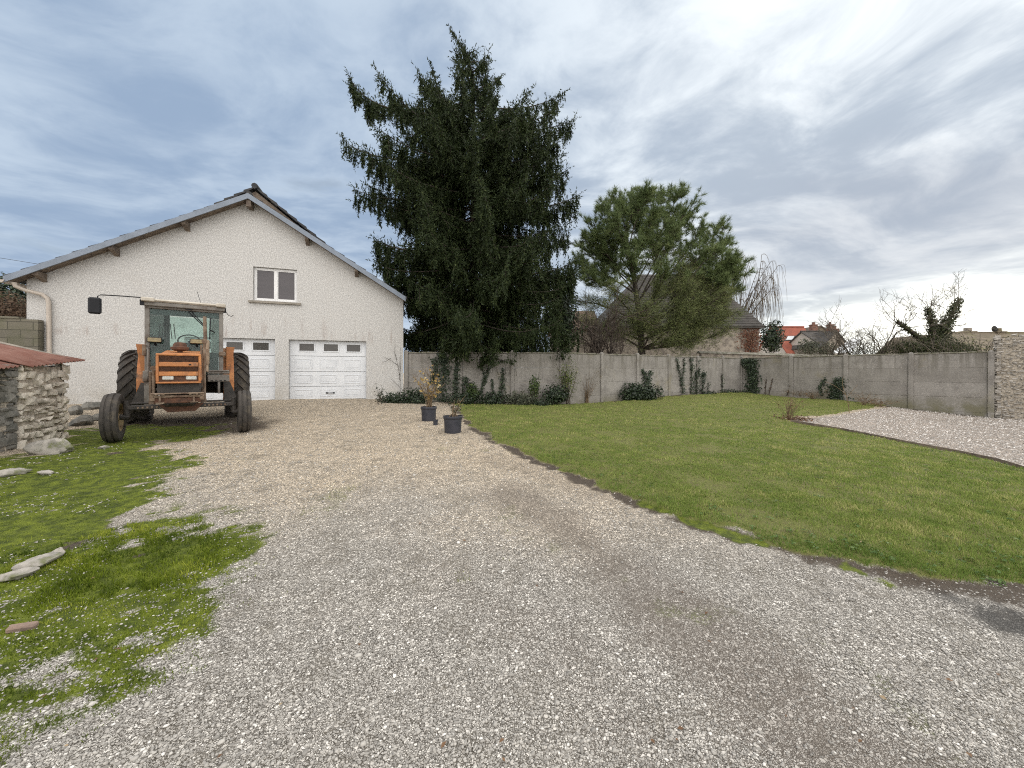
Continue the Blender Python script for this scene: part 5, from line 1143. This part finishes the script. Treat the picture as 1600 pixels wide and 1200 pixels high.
c4 = sum((Vector(p) for p in sk), Vector())/4; m_ = MB(); quad_roof(m_, [tuple(c4+(Vector(p)-c4)*.78+Vector((0,-.03,.05))) for p in sk], .03); m_.build('pane', M['white_sheet'], fr)
chimney(ro, rh, 1271, 503.5, 52, .7, 2.0)
gh, ro = gable_house('grey_roofed_house', (1268-800)/F*46, (1300-800)/F*46, 45, 5, EYE+(HZ-534)/F*45, EYE+(HZ-518)/F*47.5, 'small grey-roofed house right of the red-roofed one', 'slate', 'pale_render'); chimney(ro, gh, 1297, 503, 47.5, .45, 2.2)
gg, ro = gable_house('brown_gabled_house', (1262-800)/F*60, (1302-800)/F*60, 60, 6, EYE+(HZ-525)/F*60, EYE+(HZ-508.5)/F*60, 'brown-gabled house rising behind the grey-roofed one', 'brown_tile', 'mossy_tile', 'y')
sg_, ro = gable_house('stone_gabled_house', (1285-800)/F*44, (1326-800)/F*44, 44, 7, EYE+(HZ-541)/F*44, EYE+(HZ-516)/F*44, 'stone gable house with a brick chimney left of the bare tree', 'slate', 'stone_far', 'y'); chimney(ro, sg_, 1304, 509.5, 44.4, .6, 1.2)
wsx = thing('white_roofed_shed', base_at(1318, 34), 'shed with a pale sloping sheet roof behind the bare tree', 'shed'); L0 = wsx.location
def rw(px, py, Y): v = at(px, py, Y) - L0; return tuple(v)
m_ = MB(); quad_roof(m_, [rw(1299,551,33), rw(1330,551,33), rw(1347,530,36.5), rw(1331,528,36.5)], .08); m_.build('roof', M['white_sheet'], wsx); x0_ = rw(1305,551,33.4)[0]; MB().box(x0_, x0_+2.4, -.3, 2.6, -.5, 1.4).build('wall', M['pale_render'], wsx)
rg_, ro = gable_house('pale_gabled_house', (1480-800)/F*40, (1546-800)/F*40, 40, 8, EYE+(HZ-549)/F*40, EYE+(HZ-517)/F*40, 'pale stone gable house with a small chimney at the far right', 'mossy_tile', 'pale_render', 'y'); chimney(ro, rg_, 1512, 512.5, 40.6, 1.1, 1.2, 'stone_far')
mh, ro = gable_house('mossy_roofed_house', (1519-800)/F*36, (1680-800)/F*36, 35, 8, EYE+(HZ-552)/F*35, EYE+(HZ-520)/F*39, 'long house with a mossy brown roof behind the stone wall', 'mossy_tile', 'stone_far'); chimney(ro, mh, 1560, 513, 39, .8, 1.0, 'mossy_tile')
v = at(1553, 514, 39)-mh.location; MB().tube([(v.x,v.y,v.z-1.0),(v.x,v.y,v.z)],.03,6).lathe([(0,-.1),(.2,-.06),(.3,.05),(.32,.06)],'Y',14,(v.x,v.y-.1,v.z)).build('dish_antenna', M['dark'], ro)
cb = MB().tube([at(-90,395,26), at(0,403,24), at(62,413,22.5), at(150,424,21)], .012, 5).build('power_cable', M['dark']); tag(cb, 'thin overhead cable running to the left eave of the house', 'cable')

# ------------------------------------------------------------------ planting along the fence
def fpt(px, line, off=.0):
    (ax, ay), (bx, by) = line; k = (px-800)/F; dx, dy = bx-ax, by-ay; t = (k*ay-ax)/(dx-k*dy); n = np.array([dy,-dx])/math.hypot(dx,dy)
    if n[1] > 0 and line is not FENCE_R: n = -n
    if line is FENCE_R and n[0] > 0: n = -n
    return np.array([ax+dx*t+n[0]*off, ay+dy*t+n[1]*off]), n
def climber(name, line, strips, n, ls, mat, label, cat='climber', off=.07):
    """strips: [(px,py,width px)...] lists followed up the fence face; leaves lie on the fence"""
    P0, nn = fpt(strips[0][0][0], line, .05); base = (P0[0], P0[1], g1(P0[0], P0[1])); root = thing(name, base, label, cat); Pl = []; Nl = []; st = []
    tot = sum(abs(b[1]-a[1])*(a[2]+b[2]) for s in strips for a, b in zip(s[:-1], s[1:])) + 1e-6
    for s in strips:
        pth = []
        for px, py, w_ in s:
            q, _ = fpt(px, line, .05); pth.append((q[0]-base[0], q[1]-base[1], EYE+(HZ-py)/F*q[1]-base[2]))
        st.append(np.array(pth)); pxs = np.array([a[0] for a in s], float); pys = np.array([a[1] for a in s], float); ws = np.array([a[2] for a in s], float)
        k = max(12, int(n*sum(abs(b[1]-a[1])*(a[2]+b[2]) for a, b in zip(s[:-1], s[1:]))/tot)); f = RNG.random(k)*(len(s)-1); i = np.arange(len(s)); X = np.interp(f,i,pxs) + np.interp(f,i,ws)*.5*RNG.normal(0,.55,k); Yp = np.interp(f,i,pys)+RNG.normal(0,1.5,k)
        for a, b in zip(X, Yp):
            q, nrm = fpt(a, line, off*.4 + abs(RNG.normal(0, off))); Pl.append((q[0]-base[0], q[1]-base[1], EYE+(HZ-b)/F*q[1]-base[2])); Nl.append((nrm[0]+RNG.normal(0,.4), nrm[1]+RNG.normal(0,.4), RNG.normal(.25,.4)))
    Pl = np.array(Pl); leaf_quads('foliage', Pl, np.array(Nl), RNG.uniform(ls*.6,ls*1.3,len(Pl)), RNG.random(len(Pl)), M[mat], root); branches('stems', st, [.014]*len(st), M['bark'], root, 5); return root
climber('ivy', FENCE_L, [[(690,642,20),(692,600,24),(694,570,22),(690,552,14)],[(712,625,10),(713,590,12),(716,565,8)],[(676,600,10),(680,560,10)]], 1500, .075, 'ivy', 'thick dark ivy behind the potted yellow plant on the fence near the house')
climber('ivy', FENCE_L, [[(752,615,4),(757,590,6),(750,565,8)],[(757,600,5),(762,580,8),(766,560,9)],[(745,620,5),(752,612,5)]], 420, .06, 'ivy', 'forked ivy below the hanging spruce branches')
climber('ivy', FENCE_L, [[(783,620,10),(784,600,9),(786,576,5)]], 260, .06, 'ivy', 'narrow upright ivy just left of a fence post, right of the forked ivy')
climber('ivy', FENCE_L, [[(769,622,5),(770,592,4)],[(738,622,16),(737,598,14)],[(725,612,14),(728,590,10)]], 420, .07, 'ivy', 'broken ivy tufts left of the forked ivy, low on the fence')
climber('ivy', FENCE_B, [[(1008,602,10),(1008,590,14),(1002,578,4)],[(1010,598,8),(1015,580,5)]], 300, .08, 'ivy', 'small cup-shaped ivy above the dark round bush')
climber('ivy', FENCE_B, [[(1066,614,8),(1062,590,6),(1056,560,5)],[(1062,604,4),(1067,580,4),(1067,560,4)]], 330, .075, 'ivy', 'thin V-shaped ivy in the middle of the back fence')
climber('ivy', FENCE_B, [[(1078,616,4),(1079,580,5),(1078,560,3)],[(1086,618,10),(1087,590,10),(1088,578,6)],[(1096,618,10),(1097,595,8),(1098,582,4)],[(1089,590,4),(1089,562,3)]], 800, .08, 'ivy', 'ivy spreading up in several fingers on the back fence')
climber('ivy', FENCE_B, [[(1127,614,5),(1126,585,3)],[(1105,616,4),(1105,598,3)]], 110, .07, 'ivy', 'sparse ivy stalks by the post near the fence corner')
climber('ivy', FENCE_R, [[(1176,618,20),(1178,595,18),(1176,575,15),(1170,562,26)],[(1160,563,14),(1186,563,16)]], 1300, .10, 'ivy', 'dense dark ivy column hanging from the top of the fence at the garden corner', off=.12)
climber('ivy', FENCE_R, [[(1306,624,28),(1308,605,24),(1313,592,14)],[(1285,618,4),(1282,605,6),(1290,592,4)]], 1100, .075, 'ivy', 'blackish rounded ivy patch low on the right fence', off=.09)
climber('dead_ivy', FENCE_R, [[(1196,617,3),(1198,592,2)],[(1202,617,3),(1208,592,2)],[(1230,618,2),(1238,600,2)]], 90, .05, 'brown_hedge', 'dry brown stalks leaning on the fence right of the ivy column', 'climber')
c0 = (-4.03, 13.80, g1(-4.03, 13.80)); crp = thing('bare_creeper', c0, 'leafless creeper on the right corner of the house wall', 'climber'); ps = []
u_ = np.array([math.cos(HA), math.sin(HA), 0])
for (x0, z0, x1, z1, bx_) in ((0,0,-.02,1.55,.05),(.0,.7,-.2,1.75,-.02),(-.02,1.2,-.55,1.55,-.2),(-.1,1.45,-.15,2.0,-.2),(0,.45,-.3,.75,-.1),(-.3,1.5,-.62,1.3,-.45),(0,.9,.03,1.9,.06)):
    ps.append(bez(u_*x0 + [0,0,z0], u_*bx_ + [0,0,(z0+z1)/2], u_*x1 + [0,0,z1], 8))
branches('stems', ps, [np.linspace(.008,.003,8)]*len(ps), M['bark'], crp, 4)
def fbush(px, ytop, ybot, wpx, line, off, n, ls, mat, label, name='shrub', **k):
    q, _ = fpt(px, line, off); return bush_px(name, px, ytop, ybot, wpx, q[1], n, ls, mat, label, depth=k.pop('depth', .35), **k)
fbush(835, 585, 630, 20, FENCE_L, .5, 420, .085, 'shrub', 'upright leafy green shrub standing alone against the fence', stems=5)
fbush(886, 558, 628, 42, FENCE_B, .4, 1000, .06, 'shrub_light', 'tall airy shrub with yellowish leaves by a fence post', stems=10, shell=.1)
fbush(868, 600, 636, 44, FENCE_L, .6, 1200, .09, 'ivy', 'dark leafy clump at the foot of the yellowish shrub')
fbush(1000, 598, 634, 74, FENCE_B, .7, 2600, .10, 'ivy', 'wide dark evergreen bush under the cup-shaped ivy', name='round_bush', depth=.5)
fbush(812, 610, 641, 60, FENCE_L, .8, 1500, .07, 'shrub_grey', 'straggly greyish shrub spilling onto the lawn', shell=.2)
fbush(770, 612, 640, 60, FENCE_L, .7, 1500, .07, 'ivy', 'low dark ground ivy mound below the forked ivy', name='ground_ivy')
fbush(722, 612, 642, 54, FENCE_L, .8, 1400, .075, 'ivy', 'low dark ground ivy mound behind the two big pots', name='ground_ivy')
fbush(738, 600, 632, 24, FENCE_L, .5, 520, .08, 'shrub', 'green leafy shrub in the middle of the ground ivy')
fbush(648, 606, 648, 60, FENCE_L, 1.2, 2800, .065, 'ivy', 'ground ivy heap against the right corner of the house', name='ground_ivy')
fbush(612, 612, 643, 50, ((-4.6,12.6),(-3.0,13.0)), .2, 2000, .06, 'ivy', 'ground ivy creeping in front of the house wall right of the garage door', name='ground_ivy', depth=.3)
fbush(845, 622, 642, 40, FENCE_L, .9, 700, .06, 'ivy', 'low dark ground cover in front of the upright green shrub', name='ground_ivy')
fbush(1106, 610, 622, 34, FENCE_B, .5, 500, .06, 'ivy', 'low ivy at the foot of the fingered ivy', name='ground_ivy')
fbush(1140, 607, 618, 44, FENCE_B, .5, 500, .06, 'ivy', 'low ivy strip in the far corner of the lawn', name='ground_ivy')
def twigs(name, base, n, h, spread, mat, label, cat='plant', leaves=0, leafmat='dry_leaf', ls=.04, r=.006, fork=2):
    root = thing(name, base, label, cat); ps = []; rr = []; tp = []
    for k in range(n):
        e = np.array([RNG.normal(0,spread), RNG.normal(0,spread), h*RNG.uniform(.45,1)]); p = bez((RNG.normal(0,.05),RNG.normal(0,.05),0),(e[0]*.3,e[1]*.3,e[2]*.6),e,7); ps.append(p); rr.append(np.linspace(r,r*.4,7)); tp.append(e)
        for j in range(fork):
            i = RNG.integers(2,6); e2 = p[i] + np.array([RNG.normal(0,spread*.6),RNG.normal(0,spread*.6),h*.22*RNG.uniform(.3,1)]); ps.append(np.array([p[i],(p[i]+e2)/2+RNG.normal(0,.01,3),e2])); rr.append(r*.4); tp.append(e2)
    branches('stems', ps, rr, M[mat], root, 4)
    if leaves:
        tp = np.array(tp); P_ = tp[RNG.integers(0,len(tp),leaves)]*(1-.35*RNG.random((leaves,1))) + RNG.normal(0,.03,(leaves,3)); leaf_quads('leaves', P_, RNG.normal(size=(leaves,3)), RNG.uniform(ls*.6,ls*1.3,leaves), RNG.random(leaves), M[leafmat], root)
    return root
for px, py, n, h, lb in ((918,630,16,1.3,'bare thin shoots beside the yellowish shrub'),(1350,634,14,.55,'tuft of dry stalks below the third panel of the right fence'),(1252,622,14,.5,'dry brown stalks by the post nearest the garden corner'),(1270,624,12,.45,'low dry stalks right of the post nearest the garden corner'),(1375,636,10,.35,'few dry stalks where the right fence meets the gravel patch'),(592,632,5,.75,'dead upright stems at the house wall by the garage door')):
    x, y = hit(px, py); twigs('dry_stalks', (x, y, gs1(x, y)), n*(2 if n != 5 else 1), h, .34 if n != 5 else .07, 'twig_dry' if n != 5 else 'bark', lb, 'plant', 30 if n != 5 else 60, 'dry_leaf' if n != 5 else 'ivy', .05)
x, y = hit(1232, 656); twigs('small_bush', (x, y, gs1(x, y)), 26, .85, .2, 'twig_dry', 'leafless little bush at the tip of the gravel patch', 'shrub', 50, 'dry_leaf', .05)
fbx = thing('clippings', (x, y, gs1(x,y)), 'heap of dead leaves and clippings round the leafless little bush', 'leaf litter'); P_ = np.c_[RNG.normal(.1,.28,420), RNG.normal(0,.18,420), np.abs(RNG.normal(0,.05,420))]; leaf_quads('litter', P_, np.c_[RNG.normal(0,.5,420),RNG.normal(0,.5,420),np.ones(420)], RNG.uniform(.03,.08,420), RNG.random(420)*.6, M['dry_leaf'], fbx); fbx['kind'] = 'stuff'
x, y = hit(1327, 645); sl_ = thing('sapling', (x, y, gs1(x, y)), 'thin leaning bare sapling in front of the blackish ivy patch', 'tree'); bs = np.array([0,0,0.]); q = bez(bs,(-.02,0,.45),(-.22,0,.85),8); ps = [q, bez(q[5],(-.45,0,.95),(-.75,.1,1.05),6), bez(q[6],(-.2,.1,1.05),(-.1,.1,1.25),6), bez(q[4],(.05,0,.7),(.2,-.1,.95),6)]; branches('stems', ps, [np.linspace(.016,.008,8)]+[np.linspace(.008,.004,6)]*3, M['twig_dry'], sl_, 4)

# pots ---------------------------------------------------------------
def pot(px, py, d, h, label, plant, name='plant_pot'):
    x, y = hit(px, py); y += d*.35; z = gs1(x, y)-.005; root = thing(name, (x, y, z), label, 'plant pot'); r = d/2
    p = [(0,0),(r*.84,0),(r*.86,.01),(r*.93,h*.80),(r*.97,h*.82),(r*1.0,h*.84),(r*1.02,h*.97),(r*1.0,h),(r*.95,h),(r*.93,h*.9),(0,h*.9)]
    MB().lathe(p[:-1],'Z',32).build('tub', M['pot'], root, True); MB().lathe([(0,h*.9),(r*.93,h*.89)],'Z',20).build('soil', M['soil'], root); return root, (x, y, z+h*.89)
_, b1 = pot(668, 658.5, .36, .32, 'dark blue-black tub with a yellow-leaved plant, left of the two', 1)
tw1 = twigs('potted_rose', b1, 16, 1.02, .19, 'twig_dry', 'straggly shrub with yellow and pale dry leaves growing in the left tub', 'plant', 110, 'yellow_leaf', .07, .008, 3)
_, b2 = pot(706, 677.5, .37, .33, 'dark tub with a few dry twigs, nearest to the lawn edge', 1)
twigs('potted_twigs', b2, 12, .42, .13, 'twig_dry', 'short dry twigs growing in the right tub', 'plant', 40, 'shrub_grey', .05, .007, 2)
pot(680, 664.5, .105, .115, 'tiny black nursery pot standing between the two big tubs', 0, 'nursery_pot')

# edging strip of the gravel patch
EP = hp([(1236,660),(1320,674),(1420,693.7),(1500,709),(1560,722),(1600,734)]) + [(9.2,4.45)]
m_ = MB(); V = []
for x, y in EP: z = gs1(x, y); V += [(x-.012,y-.01,z-.05),(x+.012,y+.01,z-.05),(x+.012,y+.01,z+.055),(x-.012,y-.01,z+.055)]
m_.add(V, [(4*i+a, 4*i+(a+1)%4, 4*i+4+(a+1)%4, 4*i+4+a) for i in range(len(EP)-1) for a in range(4)]); ed = m_.build('edging_strip', M['wood']); tag(ed, 'thin weathered edging strip between lawn and gravel patch', 'edging')

# ------------------------------------------------------------------ sky, sun, camera
SUN_AZ, SUN_EL = rad(52), rad(22)
wd = bpy.data.worlds.new('World'); scene.world = wd; wd.use_nodes = True; t = wd.node_tree; bgn = t.nodes['Background']; bgn.inputs['Strength'].default_value = .1
nish = N(t, 'ShaderNodeTexSky'); nish.sky_type = 'NISHITA'; nish.sun_disc = False; nish.sun_elevation = SUN_EL; nish.sun_rotation = SUN_AZ
tc = N(t, 'ShaderNodeTexCoord').outputs['Generated']; sx = N(t, 'ShaderNodeSeparateXYZ'); L(t, tc, sx.inputs[0]); dx, dy, dz = sx.outputs
zc = math_(t, 'MAXIMUM', dz, 0.)
den = math_(t, 'ADD', zc, .16); cu = N(t, 'ShaderNodeCombineXYZ'); L(t, math_(t,'DIVIDE',dx,den), cu.inputs[0]); L(t, math_(t,'DIVIDE',dy,den), cu.inputs[1]); uv = cu.outputs[0]
def dotd(az, el):
    n = N(t, 'ShaderNodeVectorMath'); n.operation = 'DOT_PRODUCT'; L(t, tc, n.inputs[0]); n.inputs[1].default_value = (math.sin(rad(az))*math.cos(rad(el)), math.cos(rad(az))*math.cos(rad(el)), math.sin(rad(el))); return n.outputs['Value']
warp = N(t, 'ShaderNodeTexNoise'); warp.inputs['Scale'].default_value = .7; warp.inputs['Detail'].default_value = 3; L(t, uv, warp.inputs['Vector'])
wv = N(t, 'ShaderNodeVectorMath'); wv.operation = 'MULTIPLY_ADD'; L(t, warp.outputs['Color'], wv.inputs[0]); wv.inputs[1].default_value = (.9,.9,.0); L(t, uv, wv.inputs[2])
streak = mapping(t, wv.outputs[0], (.8,1.2,1), rot=(0,0,rad(-32)))
n1 = noise(t, streak, .75, 6, .52); n2 = noise(t, mapping(t, wv.outputs[0], (.95,1.3,1), (3.3,1.2,0), (0,0,rad(-30))), 2.2, 7, .58)
right = maprange(t, dx, -.45, .6); glow = math_(t, 'POWER', math_(t, 'MAXIMUM', dotd(46, 33), 0), 6.); low = math_(t, 'POWER', math_(t, 'MAXIMUM', dotd(53, 4), 0), 24.)
n3_ = noise(t, mapping(t, wv.outputs[0], (1.,1.3,1), (7.3,4.2,0), (0,0,rad(-20))), 6.5, 6, .6); dens = math_(t, 'ADD', math_(t, 'ADD', math_(t,'MULTIPLY', n1, .5), math_(t,'MULTIPLY', n2, .35)), math_(t,'MULTIPLY', n3_, .15))
# thick cloud, lit from the right
thick = maprange(t, dens, .42, .58)
shade = mixc(t, right, (.285,.38,.525), (.40,.465,.55)); lit = mixc(t, right, (.47,.565,.685), (.80,.85,.88))
cloud = mixc(t, thick, shade, lit)
blue = mixc(t, 1., nish.outputs[0], (.55,.6,.65), 'MULTIPLY')
sc10 = lambda c, k: mixc(t, 1., c, (k,k,k), 'MULTIPLY')
col = sc10(cloud, 10.)
gap = math_(t, 'MULTIPLY', maprange(t, n2, .60, .74), .30); col = mixc(t, gap, col, blue)
def addglow(col, f, c):
    n = t.nodes.new('ShaderNodeMix'); n.data_type = 'RGBA'; n.blend_type = 'ADD'; n.clamp_factor = False; L(t, f, n.inputs[0]); L(t, col, n.inputs[6]); n.inputs[7].default_value = (*c, 1); return n.outputs[2]
col = addglow(col, math_(t,'MULTIPLY', glow, maprange(t, dens, .38, .6, .25, 1.)), (1.3,1.3,1.3))
# bright strip near the horizon on the right, under a grey bank
strip = math_(t, 'MULTIPLY', low, maprange(t, math_(t,'ADD', dz, math_(t,'MULTIPLY', math_(t,'SUBTRACT', n2, .5), .22)), .26, .08)); bandn = noise(t, mapping(t, tc, (1.6,1.6,16), (.7,.2,.3)), 1.8, 6, .6); strip = math_(t, 'MULTIPLY', strip, maprange(t, bandn, .36, .60, .22, 1.)); col = addglow(col, strip, (9.5,9.0,7.6)); warm_ = math_(t, 'MULTIPLY', math_(t, 'POWER', math_(t, 'MAXIMUM', dotd(56, 3), 0), 7.), maprange(t, dz, .30, .04)); col = addglow(col, warm_, (2.6,2.2,1.2))
bank = math_(t, 'MULTIPLY', math_(t,'MULTIPLY', maprange(t, math_(t,'ADD', dz, math_(t,'MULTIPLY', math_(t,'SUBTRACT', n1, .5), .35)), .12, .2), maprange(t, math_(t,'ADD', dz, math_(t,'MULTIPLY', math_(t,'SUBTRACT', n1, .5), .5)), .42, .26)), maprange(t, dx, .15, .6)); col = mixc(t, math_(t,'MULTIPLY', bank, .72), col, mixc(t, maprange(t, n2, .35, .65), (3.9,4.4,5.2), (5.6,5.9,6.4)))
# brighter overcast overhead and behind the viewer
over = math_(t, 'MINIMUM', math_(t, 'ADD', maprange(t, dz, .70, .92), maprange(t, dy, .15, -.5)), 1.); col = mixc(t, over, col, mixc(t, thick, (16,15.6,15.1), (22,21.3,20.3)))
L(t, col, bgn.inputs['Color'])

sl = bpy.data.lights.new('sun', 'SUN'); sl.energy = 1.2; sl.angle = rad(25); sl.color = (1,.95,.88); so = bpy.data.objects.new('sun', sl); COL.objects.link(so)
sd_ = Vector((math.sin(SUN_AZ)*math.cos(SUN_EL), math.cos(SUN_AZ)*math.cos(SUN_EL), math.sin(SUN_EL))); so.rotation_euler = sd_.to_track_quat('Z','Y').to_euler(); so.location = sd_*60
cam = bpy.data.cameras.new('camera'); cam.sensor_width = 36; cam.lens = F/1600*36; cam.shift_y = (HZ-600)/1600; cam.clip_start = .05; cam.clip_end = 3000
co = bpy.data.objects.new('camera', cam); COL.objects.link(co); co.location = (0,0,EYE); co.rotation_euler = (rad(90),0,0); scene.camera = co
vs = scene.view_settings; vs.view_transform = 'Standard'; vs.look = 'None'; vs.exposure = .2; vs.gamma = 1
cy_ = scene.cycles; cy_.max_bounces = 6; cy_.diffuse_bounces = 3; cy_.transparent_max_bounces = 8; cy_.use_adaptive_sampling = True
cy_.use_denoising = False; cy_.filter_width = 1.1; cy_.adaptive_threshold = .02; cy_.sample_clamp_indirect = 4
